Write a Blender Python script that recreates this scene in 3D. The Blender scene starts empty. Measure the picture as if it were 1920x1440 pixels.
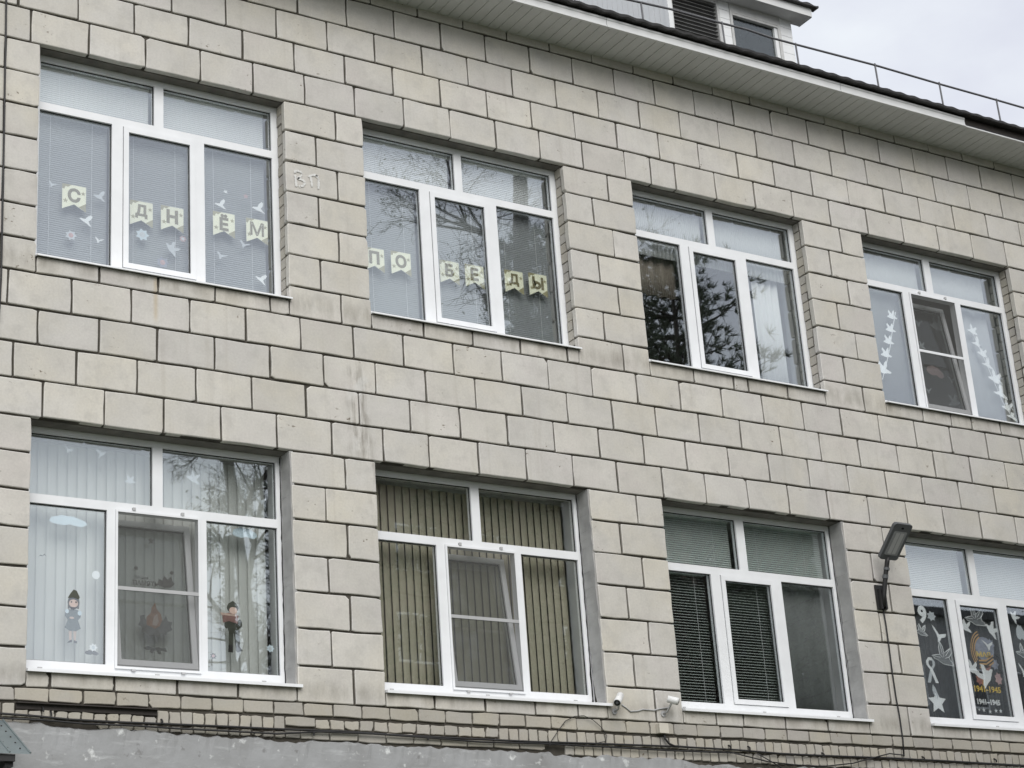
import bpy, bmesh, math, random
from mathutils import Vector, Matrix
random.seed(7)
C = bpy.context.scene
COL = C.collection
PI = math.pi

# ------------------------------------------------------------------ camera
CAM_LOC = Vector((0.0, -13.65, 1.6))
RX = Vector((0.8502626325, -0.5219515275, -0.0679710137))
RD = Vector((0.1347457215, 0.3406727309, -0.9304760507))     # image down
RF = Vector((0.5088192668, 0.7819902131, 0.3599920281))      # forward
FPX = 3619.654
cd = bpy.data.cameras.new('camera'); cam = bpy.data.objects.new('camera', cd); COL.objects.link(cam)
cd.sensor_width = 36.0; cd.lens = FPX * 36.0 / 1920.0
cd.clip_start = 0.1; cd.clip_end = 2000.0
U = -RD; B = -RF
cam.matrix_world = Matrix(((RX.x, U.x, B.x, CAM_LOC.x), (RX.y, U.y, B.y, CAM_LOC.y), (RX.z, U.z, B.z, CAM_LOC.z), (0, 0, 0, 1)))
C.camera = cam

# ------------------------------------------------------------------ light
SUN_EL, SUN_AZ = math.radians(37), math.radians(194)   # azimuth from +Y, clockwise: soft light from the front
w = bpy.data.worlds.new('World'); C.world = w; w.use_nodes = True
nt = w.node_tree; nt.nodes.clear()
out = nt.nodes.new('ShaderNodeOutputWorld'); bg = nt.nodes.new('ShaderNodeBackground')
sky = nt.nodes.new('ShaderNodeTexSky'); sky.sky_type = 'NISHITA'; sky.sun_disc = False
sky.sun_elevation = SUN_EL; sky.sun_rotation = SUN_AZ
tc = nt.nodes.new('ShaderNodeTexCoord')
no = nt.nodes.new('ShaderNodeTexNoise'); no.inputs['Scale'].default_value = 4.5; no.inputs['Detail'].default_value = 6; no.inputs['Roughness'].default_value = .55
mp = nt.nodes.new('ShaderNodeMapping'); mp.inputs['Scale'].default_value = (1, 1, 1.9); mp.inputs['Location'].default_value = (.4, .2, 0)
nt.links.new(tc.outputs['Generated'], mp.inputs['Vector']); nt.links.new(mp.outputs['Vector'], no.inputs['Vector'])
rp = nt.nodes.new('ShaderNodeValToRGB')
rp.color_ramp.elements[0].position = .38; rp.color_ramp.elements[0].color = (6.2, 6.4, 7.15, 1)
rp.color_ramp.elements[1].position = .62; rp.color_ramp.elements[1].color = (7.5, 7.85, 8.2, 1)
nt.links.new(no.outputs['Fac'], rp.inputs['Fac'])
mx = nt.nodes.new('ShaderNodeMix'); mx.data_type = 'RGBA'; mx.inputs['Factor'].default_value = .93
nt.links.new(sky.outputs['Color'], mx.inputs[6]); nt.links.new(rp.outputs['Color'], mx.inputs[7])
nt.links.new(mx.outputs[2], bg.inputs['Color']); bg.inputs['Strength'].default_value = 0.077
nt.links.new(bg.outputs['Background'], out.inputs['Surface'])
sd = bpy.data.lights.new('sun', 'SUN'); sun = bpy.data.objects.new('sun', sd); COL.objects.link(sun)
sd.energy = 1.5; sd.angle = math.radians(45); sd.color = (1.0, .975, .94)
sv = Vector((math.sin(SUN_AZ) * math.cos(SUN_EL), math.cos(SUN_AZ) * math.cos(SUN_EL), math.sin(SUN_EL)))
sun.rotation_euler = sv.to_track_quat('Z', 'Y').to_euler()
C.view_settings.view_transform = 'Standard'; C.view_settings.look = 'None'
C.view_settings.exposure = 0.7; C.view_settings.gamma = 1.0; C.view_settings.use_curve_mapping = False

# ------------------------------------------------------------------ helpers
def at(px, py, Y):
    """point of the plane y=Y seen at photo pixel (1920 x 1440)"""
    d = RX * ((px - 960) / FPX) + RD * ((py - 720) / FPX) + RF
    t = (Y - CAM_LOC.y) / d.y
    return CAM_LOC + d * t

class MB:
    def __init__(s): s.v = []; s.f = []; s.m = []
    def quad(s, pts, m=0):
        n = len(s.v); s.v += [tuple(p) for p in pts]; s.f.append(tuple(range(n, n + len(pts)))); s.m.append(m)
    def box(s, x0, x1, y0, y1, z0, z1, m=0, mat=None):
        n = len(s.v)
        P = [Vector((x, y, z)) for x in (x0, x1) for y in (y0, y1) for z in (z0, z1)]
        if mat is not None: P = [mat @ p for p in P]
        s.v += [tuple(p) for p in P]
        for f in ((0, 1, 3, 2), (4, 6, 7, 5), (0, 4, 5, 1), (2, 3, 7, 6), (0, 2, 6, 4), (1, 5, 7, 3)):
            s.f.append(tuple(n + i for i in f)); s.m.append(m)
        return s
    def tube(s, pts, r, n=8, m=0, cap=True):
        pts = [Vector(p) for p in pts]; k = len(pts)
        rs = r if isinstance(r, (list, tuple)) else [r] * k
        base = len(s.v); up = None
        for i, p in enumerate(pts):
            d = (pts[min(i + 1, k - 1)] - pts[max(i - 1, 0)]).normalized()
            if up is None:
                a = Vector((0, 0, 1)) if abs(d.z) < .9 else Vector((1, 0, 0))
                up = (a - d * a.dot(d)).normalized()
            else:
                up = (up - d * up.dot(d)).normalized()
            sd_ = d.cross(up)
            for j in range(n):
                an = 2 * PI * j / n
                s.v.append(tuple(p + (up * math.cos(an) + sd_ * math.sin(an)) * rs[i]))
        for i in range(k - 1):
            for j in range(n):
                a = base + i * n + j; b = base + i * n + (j + 1) % n
                s.f.append((a, b, b + n, a + n)); s.m.append(m)
        if cap:
            s.f.append(tuple(base + j for j in reversed(range(n)))); s.m.append(m)
            s.f.append(tuple(base + (k - 1) * n + j for j in range(n))); s.m.append(m)
        return s
    def slab(s, pts, y0, y1, m=0):
        """outline in (x,z), thickness in y (y0 front)"""
        n = len(s.v); k = len(pts)
        ar = sum(pts[i][0] * pts[(i + 1) % k][1] - pts[(i + 1) % k][0] * pts[i][1] for i in range(k))
        if ar < 0: pts = pts[::-1]
        s.v += [(x, y0, z) for x, z in pts] + [(x, y1, z) for x, z in pts]
        s.f.append(tuple(range(n, n + k))); s.m.append(m)
        s.f.append(tuple(range(n + 2 * k - 1, n + k - 1, -1))); s.m.append(m)
        for i in range(k):
            j = (i + 1) % k
            s.f.append((n + j, n + i, n + k + i, n + k + j)); s.m.append(m)
        return s
    def build(s, name, mats, parent=None, smooth=False):
        me = bpy.data.meshes.new(name); me.from_pydata(s.v, [], s.f)
        if not isinstance(mats, (list, tuple)): mats = [mats]
        for q in mats: me.materials.append(q)
        for p, mi in zip(me.polygons, s.m):
            p.material_index = mi
            if smooth: p.use_smooth = True
        me.update()
        o = bpy.data.objects.new(name, me); COL.objects.link(o)
        if parent is not None:
            o.parent = parent
            o.matrix_parent_inverse = parent_inv(parent)
        return o
def parent_inv(p):
    m = Matrix.Identity(4); q = p
    while q is not None:
        m = (Matrix.Translation(q.location) @ q.rotation_euler.to_matrix().to_4x4()) @ (q.matrix_parent_inverse.copy() if q.parent else Matrix.Identity(4)) if False else m
        q = q.parent
    return world_of(p).inverted()
def world_of(o):
    l = Matrix.LocRotScale(o.location, o.rotation_euler, o.scale)
    if o.parent: return world_of(o.parent) @ o.matrix_parent_inverse @ l
    return l
def tag(o, label=None, cat=None, group=None, kind=None):
    if label: o['label'] = label
    if cat: o['category'] = cat
    if group: o['group'] = group
    if kind: o['kind'] = kind
    return o
def thing(name, label, cat, loc=(0, 0, 0), group=None):
    o = bpy.data.objects.new(name, None); COL.objects.link(o); o.location = loc; o.empty_display_size = .1
    return tag(o, label, cat, group)

# ------------------------------------------------------------------ materials
def new_mat(name):
    m = bpy.data.materials.new(name); m.use_nodes = True
    t = m.node_tree; b = t.nodes['Principled BSDF']
    return m, t, b
def N(t, typ, **k):
    n = t.nodes.new(typ)
    for a, v in k.items(): setattr(n, a, v)
    return n
def noise(t, scale, detail=4, vec=None, rough=.55):
    n = N(t, 'ShaderNodeTexNoise'); n.inputs['Scale'].default_value = scale; n.inputs['Detail'].default_value = detail; n.inputs['Roughness'].default_value = rough
    if vec is not None: t.links.new(vec, n.inputs['Vector'])
    return n
def ramp(t, fac, stops):
    r = N(t, 'ShaderNodeValToRGB'); e = r.color_ramp.elements
    while len(e) < len(stops): e.new(.5)
    for q, (p, c) in zip(e, stops): q.position = p; q.color = (*c, 1) if len(c) == 3 else c
    t.links.new(fac, r.inputs['Fac']); return r.outputs['Color']
def mixc(t, fac, a, b, mode='MIX'):
    m = N(t, 'ShaderNodeMix', data_type='RGBA', blend_type=mode)
    for s_, v in ((0, fac), (6, a), (7, b)):
        if hasattr(v, 'is_output'): t.links.new(v, m.inputs[s_])
        elif s_ == 0: m.inputs[0].default_value = v
        else: m.inputs[s_].default_value = (*v, 1)
    return m.outputs[2]
def math_(t, op, a, b=None, clamp=False):
    m = N(t, 'ShaderNodeMath', operation=op, use_clamp=clamp)
    for i, v in enumerate((a, b)):
        if v is None: continue
        if hasattr(v, 'is_output'): t.links.new(v, m.inputs[i])
        else: m.inputs[i].default_value = v
    return m.outputs[0]
def grey(v): return (v, v, v)
def bump(t, b, h, strength, dist=.01):
    n = N(t, 'ShaderNodeBump'); n.inputs['Strength'].default_value = strength; n.inputs['Distance'].default_value = dist
    t.links.new(h, n.inputs['Height']); t.links.new(n.outputs['Normal'], b.inputs['Normal'])
def pos(t): return N(t, 'ShaderNodeNewGeometry').outputs['Position']

def plain(name, col, rough=.5, var=.06, scale=6, metal=0, bmp=0):
    m, t, b = new_mat(name)
    p = pos(t); n = noise(t, scale, 5, p)
    c = mixc(t, 1, col, ramp(t, n.outputs['Fac'], [(.25, grey(1 - var)), (.75, grey(1 + var))]), 'MULTIPLY')
    t.links.new(c, b.inputs['Base Color']); b.inputs['Roughness'].default_value = rough; b.inputs['Metallic'].default_value = metal
    if bmp: bump(t, b, noise(t, scale * 14, 3, p).outputs['Fac'], bmp, .003)
    return m

def block_mat(name, c1, c2, c3, light=1.0):
    m, t, b = new_mat(name)
    p = pos(t); oi = N(t, 'ShaderNodeObjectInfo')
    rnd = oi.outputs['Random']
    base = ramp(t, rnd, [(0, c1), (.5, c2), (1, c3)])
    # own offset for each piece so that no two share a pattern
    sc = N(t, 'ShaderNodeVectorMath', operation='MULTIPLY_ADD')
    cmb = N(t, 'ShaderNodeCombineXYZ')
    r50 = math_(t, 'MULTIPLY', rnd, 57.0)
    for i in range(3): t.links.new(r50, cmb.inputs[i])
    t.links.new(p, sc.inputs[0]); sc.inputs[1].default_value = (1, 1, 1); t.links.new(cmb.outputs[0], sc.inputs[2])
    pv = sc.outputs[0]
    big = ramp(t, noise(t, 3.2, 5, pv).outputs['Fac'], [(.3, grey(.93)), (.7, grey(1.05))])
    c = mixc(t, 1, base, big, 'MULTIPLY')
    wz = ramp(t, noise(t, 1.3, 5, p, .6).outputs['Fac'], [(.34, (1.015, 1.0, .955)), (.52, (1, 1, 1)), (.66, (.985, .97, .985))])
    c = mixc(t, 1, c, wz, 'MULTIPLY')
    tone = math_(t, 'ADD', math_(t, 'MULTIPLY', math_(t, 'FRACT', math_(t, 'MULTIPLY', rnd, 13.7)), .11), .905 * light)
    tn = N(t, 'ShaderNodeCombineColor')
    for i in range(3): t.links.new(tone, tn.inputs[i])
    c = mixc(t, 1, c, tn.outputs[0], 'MULTIPLY')
    fine = ramp(t, noise(t, 55, 4, p).outputs['Fac'], [(.3, grey(.94)), (.7, grey(1.05))])
    c = mixc(t, 1, c, fine, 'MULTIPLY')
    # soft grey smudges
    sm = ramp(t, noise(t, 7, 6, pv, .65).outputs['Fac'], [(.50, grey(0)), (.74, grey(.55))])
    c = mixc(t, sm, c, (.40, .385, .355))
    # clustered chips and pock marks
    cl = ramp(t, noise(t, 2.3, 3, pv).outputs['Fac'], [(.58, grey(0)), (.66, grey(1))])
    pk = N(t, 'ShaderNodeMapping'); pk.inputs['Scale'].default_value = (1, 1, 1.5); t.links.new(p, pk.inputs['Vector'])
    sp = ramp(t, noise(t, 17, 4, pk.outputs['Vector'], .65).outputs['Fac'], [(.615, grey(0)), (.66, grey(1))])
    spot = mixc(t, 1, cl, sp, 'MULTIPLY')
    c = mixc(t, spot, c, (.16, .13, .095))
    # washed-down smears below the third pier (stains with their own shape)
    sx = N(t, 'ShaderNodeSeparateXYZ'); t.links.new(p, sx.inputs[0])
    def band(v, a, b_, soft):
        u = N(t, 'ShaderNodeMapRange'); u.interpolation_type = 'SMOOTHSTEP'; t.links.new(v, u.inputs[0]); u.inputs[1].default_value = a - soft; u.inputs[2].default_value = a + soft
        q = N(t, 'ShaderNodeMapRange'); q.interpolation_type = 'SMOOTHSTEP'; t.links.new(v, q.inputs[0]); q.inputs[1].default_value = b_ - soft; q.inputs[2].default_value = b_ + soft; q.inputs[3].default_value = 1; q.inputs[4].default_value = 0
        return math_(t, 'MULTIPLY', u.outputs[0], q.outputs[0])
    wv = N(t, 'ShaderNodeMapping'); wv.inputs['Scale'].default_value = (.01, .01, 1.6); t.links.new(p, wv.inputs['Vector'])
    xw = math_(t, 'ADD', sx.outputs[0], math_(t, 'MULTIPLY', math_(t, 'SUBTRACT', noise(t, 1.7, 3, wv.outputs['Vector']).outputs['Fac'], .5), .5))
    reg1 = math_(t, 'MULTIPLY', band(xw, 7.22, 7.40, .06), band(sx.outputs[2], 7.02, 7.80, .16))
    reg2 = math_(t, 'MULTIPLY', band(xw, 7.36, 7.47, .03), band(sx.outputs[2], 6.25, 7.1, .15))
    reg = math_(t, 'ADD', reg1, math_(t, 'MULTIPLY', reg2, .6), True)
    stv = N(t, 'ShaderNodeMapping'); stv.inputs['Scale'].default_value = (16, 16, 2.1); t.links.new(p, stv.inputs['Vector'])
    st = ramp(t, noise(t, 1.0, 6, stv.outputs['Vector'], .68).outputs['Fac'], [(.44, grey(0)), (.62, grey(.8))])
    c = mixc(t, math_(t, 'MULTIPLY', reg, st), c, (.22, .20, .17))
    stw = N(t, 'ShaderNodeMapping'); stw.inputs['Scale'].default_value = (7, 7, 6); stw.inputs['Location'].default_value = (3, 1, 2); t.links.new(p, stw.inputs['Vector'])
    sw = ramp(t, noise(t, 1.0, 5, stw.outputs['Vector'], .62).outputs['Fac'], [(.50, grey(0)), (.62, grey(.7))])
    c = mixc(t, math_(t, 'MULTIPLY', reg1, sw), c, (.60, .59, .56))
    # streaky darker bands on the cut blocks just below the sills
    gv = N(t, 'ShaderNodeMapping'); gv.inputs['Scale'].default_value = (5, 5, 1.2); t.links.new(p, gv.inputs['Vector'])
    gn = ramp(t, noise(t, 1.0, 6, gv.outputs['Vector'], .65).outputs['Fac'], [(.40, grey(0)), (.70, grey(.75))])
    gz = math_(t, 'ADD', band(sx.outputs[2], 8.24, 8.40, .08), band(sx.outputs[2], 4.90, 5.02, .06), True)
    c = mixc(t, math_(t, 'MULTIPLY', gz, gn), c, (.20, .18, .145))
    # faint drip lines that run down over several courses
    dv = N(t, 'ShaderNodeMapping'); dv.inputs['Scale'].default_value = (9, 9, .35); t.links.new(p, dv.inputs['Vector'])
    dn = ramp(t, noise(t, 1.0, 4, dv.outputs['Vector'], .6).outputs['Fac'], [(.58, grey(0)), (.76, grey(.35))])
    c = mixc(t, dn, c, (.36, .33, .28))
    # one rusty run below the first upper window
    rreg = math_(t, 'MULTIPLY', band(sx.outputs[0], 5.455, 5.485, .02), band(sx.outputs[2], 7.95, 8.33, .06))
    c = mixc(t, math_(t, 'MULTIPLY', rreg, .45), c, (.42, .31, .15))
    t.links.new(c, b.inputs['Base Color']); b.inputs['Roughness'].default_value = .92
    b.inputs['Specular IOR Level'].default_value = .25
    h = math_(t, 'SUBTRACT', math_(t, 'ADD', math_(t, 'MULTIPLY', noise(t, 90, 4, p).outputs['Fac'], .35), math_(t, 'MULTIPLY', noise(t, 9, 4, pv).outputs['Fac'], .8)), spot)
    bump(t, b, h, .35, .006)
    return m

M = {}
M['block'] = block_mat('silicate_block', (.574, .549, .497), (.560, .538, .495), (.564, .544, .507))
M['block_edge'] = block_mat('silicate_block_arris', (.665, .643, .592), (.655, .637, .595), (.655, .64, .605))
M['brick'] = block_mat('silicate_brick', (.435, .405, .345), (.42, .396, .345), (.405, .385, .35))
M['mortar'] = plain('mortar', (.062, .055, .044), .95, .35, 14, bmp=.6)
M['lintel'] = plain('dark_concrete', (.15, .14, .125), .95, .3, 7, bmp=.5)  # dark tone for the lintel undersides
M['reveal'] = plain('reveal_render', (.34, .335, .325), .95, .22, 6, bmp=.6)
M['pvc'] = plain('white_plastic', (.78, .79, .80), .32, .05, 5)
M['pvc_grey'] = plain('weathered_plastic', (.42, .42, .42), .45, .05, 8)
M['sill'] = plain('white_painted_metal', (.80, .81, .82), .35, .04, 9)
M['gasket'] = plain('black_rubber', (.012, .012, .014), .6, .1)
M['black'] = plain('black_cable', (.016, .015, .015), .55, .15, 20)
M['soffit'] = plain('soffit_paint', (.60, .605, .60), .55, .09, 3)
M['fascia'] = plain('fascia_paint', (.64, .645, .64), .5, .06, 4)
M['roof'] = plain('dark_roof_metal', (.028, .026, .025), .5, .3, 12)
M['siding'] = plain('white_siding', (.74, .75, .75), .5, .05, 6)
M['trim'] = plain('trim_paint', (.50, .50, .49), .6, .12, 9)
M['dark_louvre'] = plain('louvre_metal', (.06, .06, .06), .5, .2, 9)
M['louvre_slat'] = plain('louvre_slat_paint', (.17, .17, .165), .6, .2, 9)
M['rail'] = plain('rail_steel', (.11, .11, .115), .5, .2, 20)
M['rusty'] = plain('rusty_steel', (.03, .024, .02), .7, .4, 14)
M['lamp_body'] = plain('lamp_housing', (.10, .105, .11), .45, .08, 9)
M['lamp_panel'] = plain('lamp_diffuser', (.26, .265, .27), .3, .06, 60)
M['lamp_arm'] = plain('lamp_arm_paint', (.018, .017, .017), .5, .1)
M['camera_white'] = plain('camera_shell', (.74, .74, .73), .35, .03)
M['lens'] = plain('camera_front', (.02, .02, .022), .25, .05)
M['box'] = plain('junction_box', (.58, .545, .47), .6, .05)
M['canopy'] = plain('galvanised_sheet', (.20, .235, .24), .45, .12, 5, metal=.4)
M['room'] = plain('room_wall', (.42, .41, .39), .9, .05, 2)
M['lining'] = plain('inner_reveal_paint', (.42, .43, .42), .8, .1, 5)
M['blind_white'] = plain('white_slat', (.90, .91, .91), .5, .02, 3)
M['blind_dark'] = plain('dark_slat', (.38, .40, .41), .5, .04, 3)
M['blind_grey'] = plain('grey_slat', (.60, .66, .63), .5, .04, 3)
M['vert_white'] = plain('pale_fabric_slat', (.66, .67, .64), .85, .05, 3)
M['vert_olive'] = plain('olive_fabric_slat', (.46, .43, .33), .85, .08, 3)
M['curtain'] = plain('white_curtain', (.82, .83, .83), .9, .03, 3)
M['curtain_mid'] = plain('pale_grey_curtain', (.46, .48, .49), .9, .03, 3)
M['curtain_grey'] = plain('grey_curtain', (.22, .23, .23), .9, .05, 3)
M['curtain_dark'] = plain('dark_grey_curtain', (.075, .077, .082), .9, .2, 4)
M['curtain_brown'] = plain('brown_curtain', (.27, .235, .195), .9, .2, 4)
M['paper_white'] = plain('white_paper', (.90, .91, .92), .7, .03)
M['paper_pale'] = plain('pale_film', (.62, .65, .68), .6, .08, 40)
M['film_grey'] = plain('grey_film', (.20, .21, .22), .6, .3, 40)
M['paper_cream'] = plain('cream_paper', (.95, .94, .76), .7, .03)
M['letter_brown'] = plain('brown_print', (.22, .19, .10), .7, .05)
M['star_khaki'] = plain('khaki_print', (.40, .37, .22), .7, .05)
M['print_yellow'] = plain('yellow_print', (.85, .60, .10), .6, .05)
M['print_orange'] = plain('orange_print', (.62, .36, .12), .6, .08)
M['print_black'] = plain('black_print', (.02, .018, .016), .6, .05)
M['print_red'] = plain('red_print', (.40, .17, .13), .6, .25, 30)
M['print_accordion'] = plain('accordion_print', (.30, .17, .15), .6, .25, 30)
M['print_pink'] = plain('pink_print', (.55, .36, .36), .6, .25, 30)
M['print_lilac'] = plain('lilac_print', (.30, .32, .40), .6, .3, 30)
M['print_laurel'] = plain('laurel_print', (.17, .165, .155), .7, .3, 40)
M['print_flame'] = plain('flame_print', (.44, .22, .12), .7, .3, 30)
M['print_leaf'] = plain('grey_leaf_print', (.10, .10, .095), .7, .3, 40)
M['print_skin'] = plain('skin_print', (.62, .47, .40), .7, .05)
M['print_khaki'] = plain('uniform_print', (.06, .065, .048), .7, .15, 40)
M['print_skirt'] = plain('skirt_print', (.10, .125, .12), .7, .1, 40)
M['print_blue'] = plain('pale_blue_print', (.66, .76, .82), .7, .05)
M['chalk'] = plain('chalk', (.655, .648, .622), .95, .06, 40)
M['bark'] = plain('bark', (.055, .045, .038), .95, .3, 9)
M['needles'] = plain('pine_needles', (.115, .14, .095), .8, .35, 3)
M['leaf'] = plain('young_leaves', (.07, .085, .03), .8, .3, 3)

def glass_mat(name, k, tint, wob):
    m = bpy.data.materials.new(name); m.use_nodes = True; t = m.node_tree; t.nodes.clear()
    o = N(t, 'ShaderNodeOutputMaterial'); mixs = N(t, 'ShaderNodeMixShader')
    tr = N(t, 'ShaderNodeBsdfTransparent'); tr.inputs['Color'].default_value = (*tint, 1)
    gl = N(t, 'ShaderNodeBsdfGlossy'); gl.inputs['Roughness'].default_value = 0.012; gl.inputs['Color'].default_value = (.93, .97, 1, 1)
    lw = N(t, 'ShaderNodeLayerWeight'); lw.inputs['Blend'].default_value = .5
    schl = math_(t, 'ADD', math_(t, 'MULTIPLY', math_(t, 'POWER', lw.outputs['Facing'], 5.0), .96), .042)
    p = pos(t)
    nn = noise(t, 1.6, 2, p); bp = N(t, 'ShaderNodeBump'); bp.inputs['Strength'].default_value = wob; bp.inputs['Distance'].default_value = .012
    t.links.new(nn.outputs['Fac'], bp.inputs['Height']); t.links.new(bp.outputs['Normal'], gl.inputs['Normal'])
    t.links.new(math_(t, 'MULTIPLY', schl, k, True), mixs.inputs['Fac'])
    t.links.new(tr.outputs[0], mixs.inputs[1]); t.links.new(gl.outputs[0], mixs.inputs[2])
    t.links.new(mixs.outputs[0], o.inputs['Surface']); return m
M['glass'] = glass_mat('window_glass', 4.5, (.985, .995, .99), .03)

M['glass_plain'] = glass_mat('plain_glass', 1.5, (.88, .90, .89), .03)

def net_mat():
    m = bpy.data.materials.new('insect_net'); m.use_nodes = True; t = m.node_tree; t.nodes.clear()
    o = N(t, 'ShaderNodeOutputMaterial'); mixs = N(t, 'ShaderNodeMixShader'); mixs.inputs[0].default_value = .46
    tr = N(t, 'ShaderNodeBsdfTransparent'); df = N(t, 'ShaderNodeBsdfDiffuse'); df.inputs['Color'].default_value = (.13, .13, .125, 1)
    t.links.new(tr.outputs[0], mixs.inputs[1]); t.links.new(df.outputs[0], mixs.inputs[2]); t.links.new(mixs.outputs[0], o.inputs['Surface']); return m
M['net'] = net_mat()

def plaster_mat():
    m, t, b = new_mat('grey_plaster')
    p = pos(t)
    c = ramp(t, noise(t, 2.2, 6, p).outputs['Fac'], [(.3, (.25, .25, .248)), (.7, (.35, .355, .36))])
    mp_ = N(t, 'ShaderNodeMapping'); mp_.inputs['Scale'].default_value = (3, 3, 14); t.links.new(p, mp_.inputs['Vector'])
    br = ramp(t, noise(t, 1.3, 5, mp_.outputs['Vector'], .65).outputs['Fac'], [(.56, grey(0)), (.72, grey(.5))])
    c = mixc(t, br, c, (.50, .51, .51))
    wp = ramp(t, noise(t, 9, 4, p, .6).outputs['Fac'], [(.62, grey(0)), (.70, grey(.8))])
    c = mixc(t, wp, c, (.66, .67, .66))
    dk = ramp(t, noise(t, 14, 3, p).outputs['Fac'], [(.26, grey(.6)), (.34, grey(0))])
    c = mixc(t, dk, c, (.16, .155, .15))
    t.links.new(c, b.inputs['Base Color']); b.inputs['Roughness'].default_value = .95
    bump(t, b, math_(t, 'ADD', noise(t, 11, 6, p).outputs['Fac'], math_(t, 'MULTIPLY', br, .3)), .6, .014)
    return m
M['plaster'] = plaster_mat()

def ground_mat():
    m, t, b = new_mat('worn_asphalt_and_grass')
    p = pos(t)
    a = ramp(t, noise(t, 30, 5, p).outputs['Fac'], [(.3, (.06, .06, .06)), (.7, (.13, .13, .125))])
    g = ramp(t, noise(t, 9, 6, p).outputs['Fac'], [(.3, (.05, .07, .025)), (.7, (.12, .13, .06))])
    k = ramp(t, noise(t, .12, 4, p).outputs['Fac'], [(.46, grey(0)), (.52, grey(1))])
    t.links.new(mixc(t, k, a, g), b.inputs['Base Color']); b.inputs['Roughness'].default_value = .95
    bump(t, b, noise(t, 40, 5, p).outputs['Fac'], .6, .02)
    return m
M['ground'] = ground_mat()

# ------------------------------------------------------------------ ground
g = MB(); g.quad([(-900, -900, 0), (900, -900, 0), (900, 900, 0), (-900, 900, 0)])
tag(g.build('ground', M['ground']), kind='structure')

# ------------------------------------------------------------------ the building
XL, XR = 3.25, 18.7
bld = thing('school_building', 'pale block-built two-row school facade with white framed windows', 'building', (10, 0, 0))
ROW1 = [(4.458, 6.684), (7.467, 9.655), (10.462, 12.645), (13.460, 15.662)]
ROW2 = [(4.456, 6.658), (7.440, 9.632), (10.440, 12.640), (13.437, 15.640)]
ZT1, ZB1 = 10.285, 8.345
ZT2, ZB2 = 6.972, 4.990

core = MB()
Y0, Y1 = .020, .45
def core_row(wins, z0, z1, grow):
    xs = XL
    for a, b in wins:
        core.box(xs, a - .004, Y0, Y1, z0, z1); xs = b + .004 + grow
    core.box(xs, XR, Y0, Y1, z0, z1)
core.box(XL, XR, Y0, Y1, ZT1 + .015, 11.9)
core_row(ROW1, ZB1 - .01, ZT1 + .015, .06)
core.box(XL, XR, Y0, Y1, ZT2 + .012, ZB1 - .01)
core_row(ROW2, ZB2 - .01, ZT2 + .012, .012)
core.box(XL, XR, Y0, Y1, -.3, ZB2 - .01)
core.build('mortar_bed', M['mortar'], bld)
# shell of the rest of the building behind the facade
sh = MB(); sh.box(XL, XL + .4, Y1, 12, -.3, 11.7); sh.box(XR - .4, XR, Y1, 12, -.3, 11.7); sh.box(XL, XR, 12, 12.4, -.3, 11.7); sh.box(XL + .4, XR - .4, 4.2, 4.4, 3.2, 11.7)
sh.build('rear_wall', M['brick'], bld)
# concrete lintels seen from below
for wins, e, zl, yb, hz in ((ROW1, .05, ZT1, .168, .0149), (ROW2, .01, ZT2, .198, .0119)):
    for a, b in wins:
        ln = MB(); ln.box(a - .003, b + e, .062, yb, zl + .002, zl + hz); ln.build('lintel', M['lintel'], bld)

RAND = random.Random(11)
REST = MB()
def piece(name, x0, x1, z0, z1, mats, depth=.058, chip=.010, inset=.0055, jit=.0040, front=0.0, parent=bld, big=.12):
    r = RAND
    yf = front + r.uniform(-.003, .003)
    def c(): return chip * (r.uniform(.35, 1.0) if r.random() > big else r.uniform(2.0, 4.2))
    j = lambda: r.uniform(-jit, jit)
    cs = [c() for _ in range(8)]
    zj = [j() for _ in range(8)]
    P = [(x0 + cs[0], z0 + zj[0]), ((x0 + x1) / 2 + j() * 6, z0 + j()), (x1 - cs[1], z0 + zj[1]), (x1 + j(), z0 + cs[2]),
         (x1 + j(), (z0 + z1) / 2), (x1 + j(), z1 - cs[3]), (x1 - cs[4], z1 + zj[2]), ((x0 + x1) / 2 + j() * 6, z1 + j()),
         (x0 + cs[5], z1 + zj[3]), (x0 + j(), z1 - cs[6]), (x0 + j(), (z0 + z1) / 2), (x0 + j(), z0 + cs[7])]
    n = len(P); cx = (x0 + x1) / 2; cz = (z0 + z1) / 2
    def ins(p): return (p[0] + (inset if p[0] < cx - .02 else -inset if p[0] > cx + .02 else 0), p[1] + (inset if p[1] < cz - .02 else -inset if p[1] > cz + .02 else 0))
    m = MB()
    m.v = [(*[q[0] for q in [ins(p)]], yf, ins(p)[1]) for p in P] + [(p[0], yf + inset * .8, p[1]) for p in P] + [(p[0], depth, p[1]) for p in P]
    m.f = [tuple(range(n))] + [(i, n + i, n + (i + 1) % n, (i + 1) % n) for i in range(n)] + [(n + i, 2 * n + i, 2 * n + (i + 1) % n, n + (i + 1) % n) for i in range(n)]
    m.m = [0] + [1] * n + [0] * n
    if x0 > 16.38:
        o_ = len(REST.v); REST.v += m.v; REST.f += [tuple(o_ + i for i in f) for f in m.f]; REST.m += m.m; return None
    return m.build(name, mats, parent)
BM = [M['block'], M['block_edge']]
KM = [M['brick'], M['brick']]
JH, JV = .0098, .0088       # half joint widths
def wall_piece(x0, x1, z0, z1, kind=None):
    w_ = x1 - x0
    nm = kind or ('half_block' if w_ < .37 else 'wall_block')
    return piece(nm, x0 + JV + RAND.uniform(-.002, .002), x1 - JV + RAND.uniform(-.002, .002), z0 + JH, z1 - JH, BM)
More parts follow.
